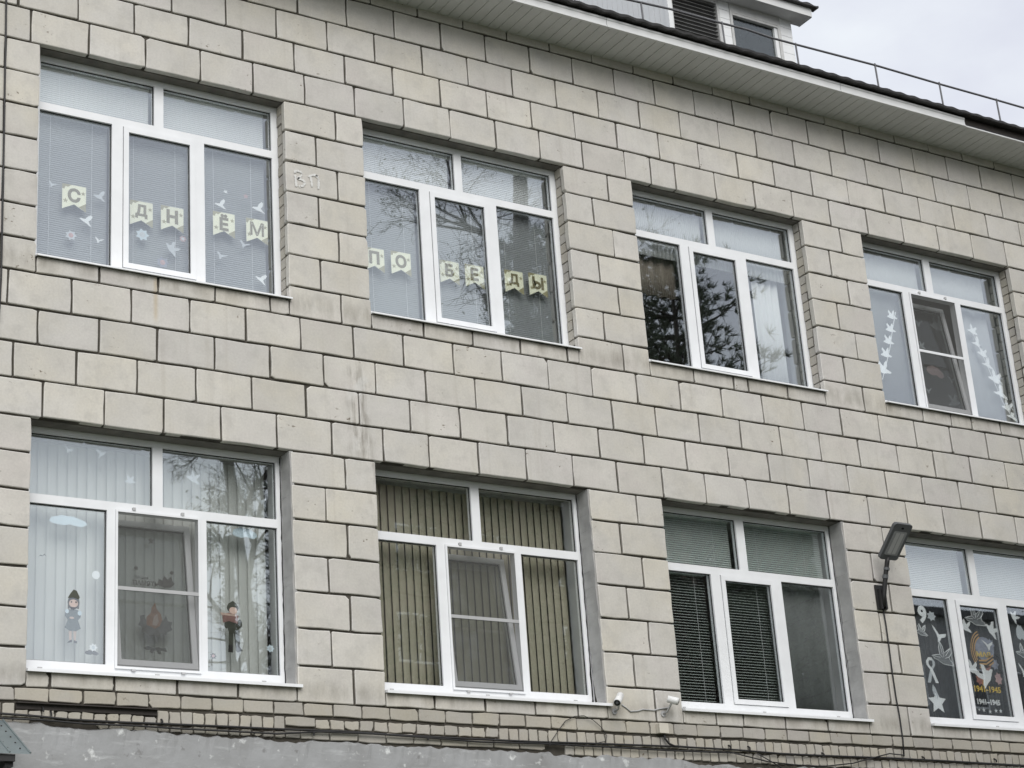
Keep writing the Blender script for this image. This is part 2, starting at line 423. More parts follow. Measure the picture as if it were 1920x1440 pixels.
ROWS = [
 ('cut_block', 11.53, 11.665, [7.613, 8.12, 8.62, 9.119, 9.616, 10.124, 10.633, 11.137, 11.644, 12.14, 12.655, 13.168, 13.673, 14.184, 14.692, 15.213, 15.717]),
 (None, 11.222, 11.53, [6.851, 7.353, 7.855, 8.361, 8.86, 9.366, 9.868, 10.373, 10.874, 11.379, 11.89, 12.396, 12.901, 13.413, 13.917, 14.428, 14.934, 15.455, 15.975]),
 (None, 10.905, 11.222, [5.625, 6.136, 6.631, 7.14, 7.633, 8.139, 8.638, 9.139, 9.644, 10.146, 10.649, 11.159, 11.657, 12.152, 12.663, 13.172, 13.678, 14.187, 14.683, 15.207, 15.723]),
 (None, 10.60, 10.905, [4.263, 4.777, 5.281, 5.781, 6.293, 6.799, 7.31, 7.809, 8.318, 8.83, 9.333, 9.836, 10.338, 10.853, 11.358, 11.858, 12.346, 12.861, 13.364, 13.88, 14.395, 14.909, 15.424, 15.946]),
 (None, 10.285, 10.60, [4.374, 4.879, 5.383, 5.892, 6.39, 6.895, 7.398, 7.905, 8.402, 8.906, 9.403, 9.901, 10.407, 10.72, 11.027, 11.529, 12.037, 12.548, 13.056, 13.58, 14.095, 14.613, 15.127, 15.649]),
 (None, 7.886, 8.194, [4.242, 4.759, 5.262, 5.768, 6.273, 6.779, 7.281, 7.777, 8.282, 8.786, 9.287, 9.772, 10.284, 10.787, 11.292, 11.798, 12.313, 12.812, 13.32, 13.819, 14.322, 14.844]),
 (None, 7.582, 7.886, [4.488, 4.994, 5.483, 5.985, 6.486, 6.986, 7.487, 7.985, 8.488, 8.979, 9.468, 9.969, 10.472, 10.981, 11.479, 11.977, 12.482, 12.997, 13.516, 14.022, 14.536, 15.057]),
 (None, 7.281, 7.582, [4.3, 4.81, 5.314, 5.816, 6.314, 6.811, 7.31, 7.808, 8.308, 8.799, 9.295, 9.793, 10.294, 10.785, 11.289, 11.787, 12.286, 12.794, 13.304, 13.808, 14.318, 14.829]),
 (None, 6.972, 7.281, [4.54, 5.041, 5.538, 6.032, 6.532, 7.039, 7.53, 7.979, 8.477, 8.974, 9.474, 9.963, 10.475, 10.975, 11.48, 11.985, 12.489, 13.016, 13.526, 14.033, 14.555, 15.068]),
]
for kind, z0, z1, js in ROWS:
    js = list(js)
    while js[0] > XL + .15: js.insert(0, js[0] - .504)
    while js[-1] < XR - .3: js.append(min(js[-1] + .51, XR))
    for a, b in zip(js, js[1:]): wall_piece(a, b, z0, z1, kind)
Z5 = [10.285, 9.988, 9.683, 9.385, 9.078, 8.777, 8.478, 8.194]
Z16 = [6.972, 6.682, 6.380, 6.081, 5.775, 5.467, 5.160, 4.862]
for zs, wins in ((Z5, ROW1), (Z16, ROW2)):
    edges = [(3.672, wins[0][0])] + [(wins[i][1], wins[i + 1][0]) for i in range(3)] + [(wins[3][1], wins[3][1] + .79)]
    for (a, b) in edges:
        for i in range(7):
            f_ = (.637 if i % 2 == 0 else .388) + RAND.uniform(-.012, .012)
            xm = a + (b - a) * f_
            wall_piece(a - JV, xm, zs[i + 1], zs[i]); wall_piece(xm, b + JV, zs[i + 1], zs[i])
for zs in (Z5, Z16):
    for i in range(7):
        x = (16.452 if zs is Z5 else 16.43) - (.25 if i % 2 else 0)
        while x < XR - .2:
            wall_piece(max(x, 16.43), min(x + .503, XR), zs[i + 1], zs[i]); x += .503
REST.build('wall_block_rest', BM, bld)['kind'] = 'stuff'
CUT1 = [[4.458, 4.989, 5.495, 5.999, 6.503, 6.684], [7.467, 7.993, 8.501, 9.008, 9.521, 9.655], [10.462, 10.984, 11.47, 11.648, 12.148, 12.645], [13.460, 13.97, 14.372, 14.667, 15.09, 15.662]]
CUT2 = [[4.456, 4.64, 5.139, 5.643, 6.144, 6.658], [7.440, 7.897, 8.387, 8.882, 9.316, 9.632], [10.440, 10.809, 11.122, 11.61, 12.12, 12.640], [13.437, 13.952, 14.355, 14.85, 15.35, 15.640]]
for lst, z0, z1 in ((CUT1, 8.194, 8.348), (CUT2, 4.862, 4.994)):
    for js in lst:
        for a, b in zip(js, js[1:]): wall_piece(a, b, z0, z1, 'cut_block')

# brick bands below the lower windows
def brick(x0, x1, z0, z1, **k):
    return piece('brick', x0 + .0058 + RAND.uniform(-.002, .002), x1 - .0058 + RAND.uniform(-.002, .002), z0 + .006, z1 - .006, KM, chip=.007, inset=.0045, jit=.0045, big=.22, **k)
x = 3.86
while x < 16.0:
    brick(x, x + .2585, 4.757, 4.862); x += .2585
def run(x0, x1, pitch, z0, z1):
    n = round((x1 - x0) / pitch)
    for i in range(n): brick(x0 + (x1 - x0) * i / n, x0 + (x1 - x0) * (i + 1) / n, z0 + RAND.uniform(-.003, .003), z1 + RAND.uniform(-.006, .004))
run(3.86, 4.385, .105, 4.632, 4.748); run(4.385, 5.475, .0975, 4.632, 4.700); run(5.475, 6.54, .0975, 4.632, 4.745)
run(6.54, 6.80, .26, 4.672, 4.745); run(6.80, 8.50, .127, 4.655, 4.742); run(8.50, 15.05, .0975, 4.632, 4.742)
run(3.86, 4.50, .13, 4.575, 4.628); run(5.0, 6.54, .098, 4.575, 4.628); run(6.54, 6.67, .13, 4.575, 4.655); run(6.67, 8.95, .255, 4.568, 4.652); run(9.15, 15.05, .0975, 4.535, 4.626)

# brick reveals of the upper windows (right-hand jambs)
for (a, b) in ROW1:
    for i in range(7):
        z1_, z0_ = Z5[i], max(Z5[i + 1], ZB1 + .005)
        if z1_ - z0_ < .1: n = 1
        else: n = 3 if z1_ - z0_ > .2 else 2
        for k in range(n):
            za = z0_ + (z1_ - z0_) * k / n + .006; zb = z0_ + (z1_ - z0_) * (k + 1) / n - .006
            y0_ = .066 + RAND.uniform(0, .018); xo = RAND.uniform(-.002, .006)
            m = MB(); m.box(b + xo + .002, b + .058, y0_, .164, za, zb); m.build('reveal_brick', M['brick'], bld)
# rendered reveals of the lower windows
for i, (a, b) in enumerate(ROW2):
    m = MB(); seg = 26; r = random.Random(40 + i)
    zs = [ZB2 + .02 + (ZT2 - ZB2 - .02) * k / seg for k in range(seg + 1)]
    prof = [(b - .012 + r.uniform(-.002, .0015), r.uniform(.004, .02), .186 + r.uniform(-.014, .01) - (.05 * max(0, 1 - (z_ - ZB2) / .35) if i == 1 else 0)) for z_ in zs]
    for (p, q, za, zb) in zip(prof, prof[1:], zs, zs[1:]):
        m.quad([(p[0], p[1], za), (p[0] + r.uniform(-.003, .003), p[2], za), (q[0], q[2], zb), (q[0], q[1], zb)])
        m.quad([(b + .02, p[1] - .002, za), (p[0], p[1], za), (q[0], q[1], zb), (b + .02, q[1] - .002, zb)])
    m.quad([(prof[0][0], prof[0][1], zs[0]), (b + .02, prof[0][1], zs[0]), (b + .02, .19, zs[0]), (prof[0][0], prof[0][2], zs[0])])
    m.build('rendered_reveal', M['reveal'], bld)
# inner reveals and rooms
for wins, zb, zt in ((ROW1, ZB1, ZT1), (ROW2, ZB2, ZT2)):
    for a, b in wins:
        m = MB()
        m.box(a - .35, b + .35, 3.6, 3.7, zb - .9, zt + .25); m.box(a - .36, a - .35, .451, 3.7, zb - .9, zt + .25); m.box(b + .35, b + .36, .451, 3.7, zb - .9, zt + .25)
        m.box(a - .36, b + .36, .451, 3.7, zb - .95, zb - .9); m.box(a - .36, b + .36, .451, 3.7, zt + .25, zt + .29)
        m.build('room_interior', M['room'], bld)

# rough plaster of the ground floor
m = MB(); r = random.Random(3)
n = 420; xs = [XL + (XR - XL) * i / n for i in range(n + 1)]
def ptop(x):
    if x < 4.7: b_ = 4.597
    elif x < 6.5: b_ = 4.585 - .012 * (x - 4.7)
    elif x < 9.0: b_ = 4.563
    elif x < 9.5: b_ = 4.54
    else: b_ = 4.53 + .03 * math.sin(x * 2.1)
    return b_
tops = []; jj = 0
for x in xs:
    jj = jj * .7 + r.uniform(-.012, .012); tops.append(ptop(x) + jj)
dep = [-.016 + r.uniform(-.006, .006) for _ in xs]
for i in range(n):
    a, b = xs[i], xs[i + 1]
    m.quad([(a, -.022, -.2), (b, -.022, -.2), (b, -.022, 4.4), (a, -.022, 4.4)])
    m.quad([(a, -.022, 4.4), (b, -.022, 4.4), (b, dep[i + 1], tops[i + 1] - .02), (a, dep[i], tops[i] - .02)])
    m.quad([(a, dep[i], tops[i] - .02), (b, dep[i + 1], tops[i + 1] - .02), (b, .03, tops[i + 1]), (a, .03, tops[i])])
m.build('plaster_base', M['plaster'], bld)

# steel angle over the ground-floor opening, below the first lower window
m = MB(); m.box(4.388, 5.478, -.034, .02, 4.738, 4.746); m.box(4.388, 5.478, .001, .012, 4.700, 4.738); m.build('steel_angle', M['rusty'], bld)

# ------------------------------------------------------------------ windows
def window(x0, x1, row, p1, p2, mull, style):
    Yf = .17 if row == 1 else .20
    if row == 1: zb, gb, t0, t1, gt, zt = 8.372, 8.452, 9.775, 9.845, 10.236, 10.296
    else: zb, gb, t0, t1, gt, zt = 5.022, 5.118, 6.352, 6.425, 6.925, 6.982
    grow = .056 if row == 1 else .008
    fl, fr = x0 + .062, x1 - .052
    f = MB(); Yb = Yf + .07
    f.box(x0 - .002, fl, Yf, Yb, zb, zt); f.box(fr, x1 + grow, Yf, Yb, zb, zt)
    f.box(fl, fr, Yf, Yb, gt, zt); f.box(fl, fr, Yf, Yb, zb, gb); f.box(fl, fr, Yf, Yb, t0, t1)
    f.box(mull[0], mull[1], Yf, Yb, t1, gt); f.box(p1[0], p1[1], Yf, Yb, gb, t0); f.box(p2[0], p2[1], Yf, Yb, gb, t0)
    W = f.build('window', M['pvc'], bld)
    gk = MB()
    def pane(a, b, c, d, Y=Yf + .03, mat=None, par=W):
        gm = M['glass'] if mat is None else M['glass_plain']
        q = MB(); q.box(a - .006, b + .006, Y, Y + .006, c - .006, d + .006, mat=mat); q.build('pane', gm, par)
        e = .007
        for bx in ((a, a + e, c, d), (b - e, b, c, d), (a + e, b - e, c, c + e), (a + e, b - e, d - e, d)): gk.box(bx[0], bx[1], Y - .009, Y - .001, bx[2], bx[3], mat=mat)
    pane(fl, mull[0], t1, gt); pane(mull[1], fr, t1, gt); pane(fl, p1[0], gb, t0); pane(p2[1], fr, gb, t0)
    a, b = p1[1], p2[0]
    rot = None
    if style in ('net', 'net_white'):
        piv = Vector((0, Yf + .035, gb)); rot = Matrix.Translation(piv) @ Matrix.Rotation(-math.atan(.17 / (t0 - gb)), 4, 'X') @ Matrix.Translation(-piv)
    sw = .046
    s = MB(); ys = Yf - .012 if rot is None else Yf + .004
    ai, bi, ci, di = a + .004, b - .004, gb + .004, t0 - .004
    s.box(ai, ai + sw, ys, ys + .06, ci, di, mat=rot); s.box(bi - sw, bi, ys, ys + .06, ci, di, mat=rot)
    s.box(ai + sw, bi - sw, ys, ys + .06, ci, ci + sw, mat=rot); s.box(ai + sw, bi - sw, ys, ys + .06, di - sw, di, mat=rot)
    s.build('sash', M['pvc'], W)
    pane(ai + sw, bi - sw, ci + sw, di - sw, ys + .028, rot)
    if rot is None:
        e = .004
        for bx in ((a, a + e, gb, t0), (b - e, b, gb, t0), (a + e, b - e, t0 - e, t0)): gk.box(bx[0], bx[1], Yf + .002, Yf + .02, bx[2], bx[3])
    gk.build('gasket', M['gasket'], W)
    if rot is not None:
        fw = .018; ya = Yf - .016; sc = MB()
        na, nb, nc, nd = a - .012, b + .012, gb - .028, t0 + .012
        sc.box(na, na + fw, ya, ya + .012, nc, nd); sc.box(nb - fw, nb, ya, ya + .012, nc, nd)
        sc.box(na + fw, nb - fw, ya, ya + .012, nc, nc + fw); sc.box(na + fw, nb - fw, ya, ya + .012, nd - fw, nd)
        zm = (nc + nd) / 2 + .0
        sc.build('screen_frame', M['pvc'], W)
        q = MB(); q.box(na + fw, nb - fw, ya - .001, ya + .012, zm - .014, zm + .014); q.build('screen_bar', M['pvc'] if style == 'net_white' else M['pvc_grey'], W)
        q = MB(); q.quad([(na + fw, ya + .006, nc + fw), (nb - fw, ya + .006, nc + fw), (nb - fw, ya + .006, nd - fw), (na + fw, ya + .006, nd - fw)]); q.build('insect_net', M['net'], W)
        for xx in (na + .15, nb - .15):
            q = MB(); q.box(xx - .012, xx + .012, ya - .006, ya + .016, nd, nd + .026); q.build('screen_clip', M['pvc_grey'], W)
            q = MB(); q.box(xx - .016, xx + .016, ya - .004, ya + .016, nc - .014, nc); q.build('screen_clip', M['pvc_grey'], W)
    # sheet metal sill
    s = MB(); yo = -.038; zf = (8.349 if row == 1 else 4.999); zi = zb + .004
    xa, xb = x0 + .004, x1 - .001 + (.012 if row == 1 else .028)
    s.quad([(xa, yo, zf), (xb, yo, zf), (xb, Yf + .01, zi), (xa, Yf + .01, zi)])
    hl = .014 if row == 1 else .024
    s.quad([(xa, yo, zf - hl), (xb, yo, zf - hl), (xb, yo, zf), (xa, yo, zf)])
    s.quad([(xa, yo, zf - hl), (xa, yo + .012, zf - hl), (xb, yo + .012, zf - hl), (xb, yo, zf - hl)])
    s.quad([(xa, yo + .002, zf - .004), (xa, Yf, zi - .006), (xb, Yf, zi - .006), (xb, yo + .002, zf - .004)])
    s.quad([(xa, yo, zf), (xa, Yf + .01, zi), (xa, Yf + .01, zi - .006), (xa, yo, zf - hl)])
    s.quad([(xb, yo, zf), (xb, yo, zf - hl), (xb, Yf + .01, zi - .006), (xb, Yf + .01, zi)])
    s.build('sill', M['sill'], W)
    if row == 2:
        sg = MB(); rr = random.Random(int(x0 * 100)); nz = 44; pw_ = None
        for i in range(nz + 1):
            z_ = zb + .02 + (zt - zb - .03) * i / nz
            wd = .0015 + rr.uniform(0, .006) + (max(0, 1 - (z_ - zb) / .5) * rr.uniform(.004, .022) if 7 < x0 < 9 else 0)
            if pw_: sg.quad([(x1 - .0145 - pw_[1], Yf - .002, pw_[0]), (x1 - .009, Yf - .002, pw_[0]), (x1 - .009, Yf - .002, z_), (x1 - .0145 - wd, Yf - .002, z_)])
            pw_ = (z_, wd)
        sg.build('sealant_gap', M['gasket'], W)
        for xx in (x0 + .17, x0 + .5 * (x1 - x0), x1 - .20):
            q = MB(); q.box(xx - .018, xx + .018, Yf - .006, Yf - .0005, zb + .034, zb + .044); q.build('drain_cap', M['pvc_grey'], W)
    # lining of the inner jambs
    l = MB(); l.box(x0 - .004, x0 + .012, Yb, .45, zb, zt); l.box(x1 - .012, x1 + .004, Yb, .45, zb, zt); l.box(x0 + .012, x1 - .012, Yb, .45, zt - .014, zt); l.box(x0 - .004, x1 + .004, Yb, .50, zb - .02, zb + .02)
    l.build('inner_reveal', M['lining'], W)
    return dict(W=W, Yf=Yf, fl=fl, fr=fr, gb=gb, t0=t0, t1=t1, gt=gt, a=ai + sw, b=bi - sw, p1=p1, p2=p2, mull=mull, zb=zb, zt=zt, x0=x0, x1=x1)
WIN = {}
WIN[1] = window(*ROW1[0], 1, (5.150, 5.246), (5.900, 5.986), (5.528, 5.612), 'sash')
WIN[2] = window(*ROW1[1], 1, (8.124, 8.230), (8.868, 8.958), (8.520, 8.600), 'sash')
WIN[3] = window(*ROW1[2], 1, (11.118, 11.222), (11.862, 11.960), (11.500, 11.585), 'sash')
WIN[4] = window(*ROW1[3], 1, (14.112, 14.216), (14.876, 14.970), (14.496, 14.590), 'net_white')
WIN[5] = window(*ROW2[0], 2, (5.142, 5.222), (5.908, 5.980), (5.521, 5.607), 'net')
WIN[6] = window(*ROW2[1], 2, (8.112, 8.206), (8.902, 8.974), (8.492, 8.576), 'net')
WIN[7] = window(*ROW2[2], 2, (11.082, 11.190), (11.840, 11.932), (11.448, 11.545), 'sash')
WIN[8] = window(*ROW2[3], 2, (14.110, 14.212), (14.850, 14.944), (14.496, 14.586), 'sash')

# ------------------------------------------------------------------ eave, roof, dormer
XE0, XE1 = 5.2, 18.7
pt = .112; k = 0; x = XE0
while x < XE1 - .01:
    m = MB(); z = 11.627 + RAND.uniform(-.0012, .0012)
    m.box(x + .003, x + pt - .003, -.498, .03, z, z + .014); m.build('soffit_board', M['soffit'], bld); x += pt
m = MB(); m.box(XE0, XE1, -.498, .02, 11.645, 11.66); m.build('eave_underlay', M['gasket'], bld)
for a, b in ((XE0, 6.95), (6.956, 9.957), (9.963, 12.965), (12.971, 14.775)):
    m = MB(); m.box(a, b, -.515, -.4995, 11.618, 11.722); m.box(a, b, -.523, -.515, 11.618, 11.634); m.box(a, b, -.521, -.515, 11.700, 11.7215); m.build('fascia', M['fascia'], bld)
m = MB(); m.box(14.78, XE1, -.512, -.4985, 11.619, 11.634); m.build('soffit_edge_trim', M['fascia'], bld)
m = MB(); m.box(XE0, XE1, -.494, -.46, 11.66, 11.735); m.build('eave_board', M['rusty'], bld)
# roof sheet with a rolled tile profile
SL = math.tan(math.radians(25)); Ye, Ze = -.585, 11.770
m = MB(); step = .024; nx = int((XE1 - XE0 + .3) / step); ny = [0, .35, .36, .70, .71, 4, 6.5]
def rz(i, y): return Ze + y * SL + .006 * math.sin(2 * PI * (i * step) / .19) + (.018 if y in (.36, .71) else 0)
idx = {}
for i in range(nx + 1):
    for jn, y in enumerate(ny):
        idx[i, jn] = len(m.v); m.v.append((XE0 - .2 + i * step, Ye + y, rz(i, y)))
    idx[i, 'b'] = len(m.v); m.v.append((XE0 - .2 + i * step, Ye + .004, rz(i, 0) - .022 - (.006 if (i // 4) % 2 else 0)))
    idx[i, 'c'] = len(m.v); m.v.append((XE0 - .2 + i * step, -.45, 11.745))
for i in range(nx):
    for jn in range(len(ny) - 1):
        m.f.append((idx[i, jn], idx[i + 1, jn], idx[i + 1, jn + 1], idx[i, jn + 1])); m.m.append(0)
    m.f.append((idx[i, 'b'], idx[i + 1, 'b'], idx[i + 1, 0], idx[i, 0])); m.m.append(0)
    m.f.append((idx[i, 'c'], idx[i + 1, 'c'], idx[i + 1, 'b'], idx[i, 'b'])); m.m.append(0)
m.build('roof', M['roof'], bld)
m = MB(); m.quad([(XE0, Ye + 6.5, Ze + 6.5 * SL), (XE1, Ye + 6.5, Ze + 6.5 * SL), (XE1, 12.6, 11.7), (XE0, 12.6, 11.7)]); m.build('roof_back_slope', M['roof'], bld)

DY = 1.6; DX0, DX1 = 12.478, 14.385; DZT = 14.055
dm = MB(); zb = 12.5
dm.box(DX0 + .02, DX1 - .02, DY + .05, DY + 2.7, zb, DZT - .01); dorm = dm.build('dormer', M['siding'], bld)
m = MB(); m.box(12.545, 13.215, DY - .012, DY + .045, 13.985, DZT); m.box(12.478, 12.545, DY - .012, DY + .05, zb, DZT); m.box(13.215, 13.25, DY - .015, DY + .05, zb, DZT)
m.build('louvre_frame', M['trim'], dorm)
for i in range(24):
    z = 13.96 - i * .052
    q = MB(); rt = Matrix.Translation((0, DY + .02, z)) @ Matrix.Rotation(math.radians(-12), 4, 'X'); q.box(12.55, 13.21, -.017, .017, -.003, .003, mat=rt); q.build('louvre_slat', M['louvre_slat'], dorm)
m = MB(); m.box(12.546, 13.214, DY + .046, DY + .0495, zb, 13.985); m.build('louvre_backing', M['gasket'], dorm)
for xa, xb in ((13.252, 13.415), (14.195, 14.385)):
    z = zb
    while z < DZT - .01:
        q = MB(); q.box(xa, xb, DY + .004 + RAND.uniform(-.002, .002), DY + .049, z + .003, min(z + .118, DZT)); q.build('siding_board', M['siding'], dorm); z += .12
dw = MB(); dw.box(13.417, 13.45, DY - .01, DY + .05, zb, DZT); dw.box(14.15, 14.193, DY - .01, DY + .05, zb, DZT); dw.box(13.45, 14.15, DY - .01, DY + .05, 13.93, DZT); dw.box(13.45, 14.15, DY - .012, DY + .045, 13.895, 13.925)
dwo = dw.build('dormer_window', M['trim'], dorm)
q = MB(); q.box(14.10, 14.148, DY + .004, DY + .04, zb, 13.893); q.build('dormer_sash', M['siding'], dorm)
q = MB(); q.box(13.45, 14.15, DY + .03, DY + .036, zb, 13.9); q.build('dormer_pane', M['glass_plain'], dorm)
q = MB(); q.box(13.45, 14.15, DY + .044, DY + .0485, zb, 13.9); q.build('dormer_shade', M['lens'], dorm)
y = DY + .055; 
while y < DY + 2.6:
    q = MB(); zc = DZT + .47 * (y - DY); q.box(DX0, DX0 + .019, y + .004, y + .098, zb, zc); q.build('cheek_board', M['siding'], dorm); y += .1
q = MB(); q.box(DX0 - .012, DX0 + .05, DY - .02, DY + .05, zb, DZT - .002); q.build('corner_trim', M['siding'], dorm)
q = MB(); q.box(DX0 - .02, DX0 - .001, DY + 1.86, DY + 1.92, zb, DZT + .85); q.build('cheek_trim', M['siding'], dorm)
q = MB(); q.box(DX0, DX1 + .165, DY - .19, DY + .05, DZT + .001, DZT + .02); q.build('dormer_soffit', M['soffit'], dorm)
q = MB(); q.box(DX0, DX1 + .17, DY - .205, DY - .19, DZT - .004, DZT + .11); q.box(DX1 + .165, DX1 + .18, DY - .19, DY + .05, DZT - .004, DZT + .11); q.build('dormer_fascia', M['fascia'], dorm)
q = MB()
nn_ = 60
for i in range(nn_):
    xa = DX0 + (DX1 - DX0 + .25) * i / nn_; xb = DX0 + (DX1 - DX0 + .25) * (i + 1) / nn_
    za = .012 * math.sin(i * 1.05); zb_ = .012 * math.sin((i + 1) * 1.05)
    q.quad([(xa, DY - .26, DZT + .14 + za), (xb, DY - .26, DZT + .14 + zb_), (xb, DY + 3.0, DZT + .14 + 3.26 * .47 + zb_), (xa, DY + 3.0, DZT + .14 + 3.26 * .47 + za)])
    q.quad([(xa, DY - .26, DZT + .112), (xb, DY - .26, DZT + .112), (xb, DY - .26, DZT + .14 + zb_), (xa, DY - .26, DZT + .14 + za)])
    q.quad([(xa, DY - .15, DZT + .112), (xb, DY - .15, DZT + .112), (xb, DY - .26, DZT + .112), (xa, DY - .26, DZT + .112)])
q.build('dormer_roof', M['roof'], dorm)

# roof railing
rl = thing('roof_railing', 'thin grey steel snow railing along the roof edge', 'railing', (12, .2, 12.2))
pts = [(9.0, .2, 12.55), (10.0, .2, 12.555), (10.73, .2, 12.572), (11.37, .2, 12.613), (12.05, .2, 12.622), (12.4, .2, 12.635), (12.72, .2, 12.618), (13.086, .2, 12.624), (14.261, .2, 12.654), (15.252, .2, 12.652), (16.2, .2, 12.66), (18.6, .2, 12.66)]
m = MB(); m.tube(pts, .0125, 8); m.build('rail', M['rail'], rl, True)
for x in (9.9, 10.98, 12.06, 13.09, 14.265, 15.262, 16.187, 17.12, 18.06):
    zt_ = 12.64 if x < 14 else 12.675
    if x < 11.5: zt_ = 12.58
    m = MB(); m.tube([(x + .012, .2, 12.12), (x, .2, zt_)], .0105, 8); m.build('post', M['rail'], rl, True)

# ------------------------------------------------------------------ blinds and curtains
def hblind(label, xa, xb, z0, z1, Y, mat, ang, pitch=.0195, rails=True, group='horizontal blinds behind the panes'):
    t = thing('horizontal_blind', label, 'window blind', ((xa + xb) / 2, Y, z1), group)
    m = MB(); z = z1 - .03
    while z > z0 + .02:
        rt = Matrix.Translation((0, Y, z)) @ Matrix.Rotation(math.radians(ang), 4, 'X')
        m.quad([rt @ Vector(p) for p in ((xa, -.0125, -.0015), (xb, -.0125, -.0015), (xb, 0, .0015), (xa, 0, .0015))])
        m.quad([rt @ Vector(p) for p in ((xa, 0, .0015), (xb, 0, .0015), (xb, .0125, -.0015), (xa, .0125, -.0015))]); z -= pitch
    o = m.build('slats', mat, t); o['kind'] = 'stuff'
    m = MB(); m.box(xa, xb, Y - .018, Y + .018, z1 - .026, z1); m.build('head_rail', mat, t)
    m = MB(); m.box(xa, xb, Y - .012, Y + .012, z0, z0 + .018); m.build('bottom_rail', mat, t)
    for f_ in (.2, .78):
        m = MB(); m.tube([(xa + (xb - xa) * f_, Y - .016, z1 - .02), (xa + (xb - xa) * f_, Y - .016, z0 + .02)], .0016, 4); m.build('ladder_cord', M['paper_white'], t)
    return t
def panes(i):
    d = WIN[i]; return [('lower left', d['fl'] + .002, d['p1'][0] - .002, d['gb'] - .02, d['t0'] + .03), ('middle', d['p1'][1] + .0, d['p2'][0] - .0, d['gb'] - .02, d['t0'] + .03), ('lower right', d['p2'][1] + .002, d['fr'] - .01, d['gb'] - .02, d['t0'] + .03),
                        ('upper left', d['fl'], d['mull'][0] - .01, d['t1'] - .02, d['gt'] + .02), ('upper right', d['mull'][1] + .01, d['fr'] - .01, d['t1'] - .02, d['gt'] + .02)]
D_ = {1: 'first upper window', 2: 'second upper window', 7: 'lower window beside the lamp', 8: 'lower right window'}
for nm, xa, xb, z0, z1 in panes(1):
    hblind('closed %s blind behind the %s pane of the %s' % ('white' if 'upper' in nm else 'grey', nm, D_[1]), xa, xb - (.02 if 'right' in nm else 0), z0, z1, WIN[1]['Yf'] + .115, M['blind_white' if 'upper' in nm else 'blind_dark'], 68)
for nm, xa, xb, z0, z1 in panes(2):
    hblind('closed %s blind behind the %s pane of the %s' % ('white' if 'upper' in nm else 'grey', nm, D_[2]), xa, xb - (.02 if 'right' in nm else 0), z0, z1, WIN[2]['Yf'] + .115, M['blind_white' if 'upper' in nm else 'blind_dark'], 68)
for nm, xa, xb, z0, z1 in panes(7):
    if nm == 'lower right': continue
    up = 'upper' in nm
    hblind('grey %s blind behind the %s pane of the %s' % ('closed' if up else 'half-open', nm, D_[7]), xa, xb, z0, z1, WIN[7]['Yf'] + .12, M['blind_grey'], 58 if up else 22, pitch=.0215 if up else .027)
for nm, xa, xb, z0, z1 in panes(8):
    if 'upper' in nm:
        hblind('white blind behind the %s pane of the %s' % (nm, D_[8]), xa, xb - .02, z0, z1, WIN[8]['Yf'] + .12, M['blind_white'], 60)

def vblind(i, mat, Y, label, pitch, wid, ang, gap=.0):
    d = WIN[i]; t = thing('vertical_blind', label, 'window blind', ((d['x0'] + d['x1']) / 2, Y, d['zt']))
    m = MB(); m.box(d['x0'] + .015, d['x1'] - .015, Y - .02, Y + .02, d['zt'] - .055, d['zt'] - .02); m.build('head_rail', M['pvc_grey'], t)
    x = d['x0'] + .03 + wid / 2
    me = None
    while x < d['x1'] - .045:
        if me is None:
            q = MB(); n = 5; h0 = d['zb'] + .03 - Y * 0; h1 = d['zt'] - .056
            for a in range(n - 1):
                u0, u1 = -wid / 2 + wid * a / (n - 1), -wid / 2 + wid * (a + 1) / (n - 1)
                c0, c1 = .006 * (1 - (2 * u0 / wid) ** 2), .006 * (1 - (2 * u1 / wid) ** 2)
                q.quad([(u0, -c0, h0), (u1, -c1, h0), (u1, -c1, h1), (u0, -c0, h1)])
            o = q.build('slat', mat, t, True); me = o.data; o.parent = t; o.matrix_parent_inverse = Matrix.Identity(4)
        else:
            o = bpy.data.objects.new('slat', me); COL.objects.link(o); o.parent = t
        o.location = (x - t.location.x, 0, -t.location.z); o.rotation_euler = (0, 0, math.radians(ang + RAND.uniform(-2, 2))); x += pitch
    return t
vblind(5, M['vert_white'], .20 + .215, 'pale closed vertical slat blind behind the stickered lower left window', .081, .089, 9)
vblind(6, M['vert_olive'], .20 + .215, 'olive vertical slat blind with dark gaps in the second lower window', .0755, .0705, 10)

def curtain(name, label, cat, xa, xb, z0, z1, Y, mat, folds=5, amp=.02, lean=0.0, thick=.003):
    m = MB(); n = 40
    for i in range(n):
        u0, u1 = i / n, (i + 1) / n
        def P(u, z):
            return (xa + (xb - xa) * u + lean * (z1 - z), Y + amp * math.sin(u * folds * 2 * PI) * (.6 + .4 * (z1 - z) / max(.1, z1 - z0)), z)
        m.quad([P(u0, z0), P(u1, z0), P(u1, z1), P(u0, z1)])
    o = m.build(name, mat, None, True)
    md = o.modifiers.new('thickness', 'SOLIDIFY'); md.thickness = thick
    return tag(o, label, cat)
d = WIN[3]; Yc = d['Yf'] + .12
curtain('roller_blind', 'white roller blind behind the upper left pane of the pine-reflecting window', 'window blind', d['fl'], d['mull'][0], d['t1'] - .03, d['gt'] + .02, Yc, M['curtain'], 1, .002)
curtain('roller_blind', 'white roller blind behind the upper right pane of the pine-reflecting window', 'window blind', d['mull'][1], d['fr'] - .04, d['t1'] - .03, d['gt'] + .02, Yc, M['curtain'], 1, .002)
curtain('valance', 'pale valance strip hanging across the top of the lower panes reflecting a pine', 'curtain', d['fl'], d['fr'] - .03, d['t0'] - .125, d['t0'] + .05, Yc, M['curtain'], 1, .003)
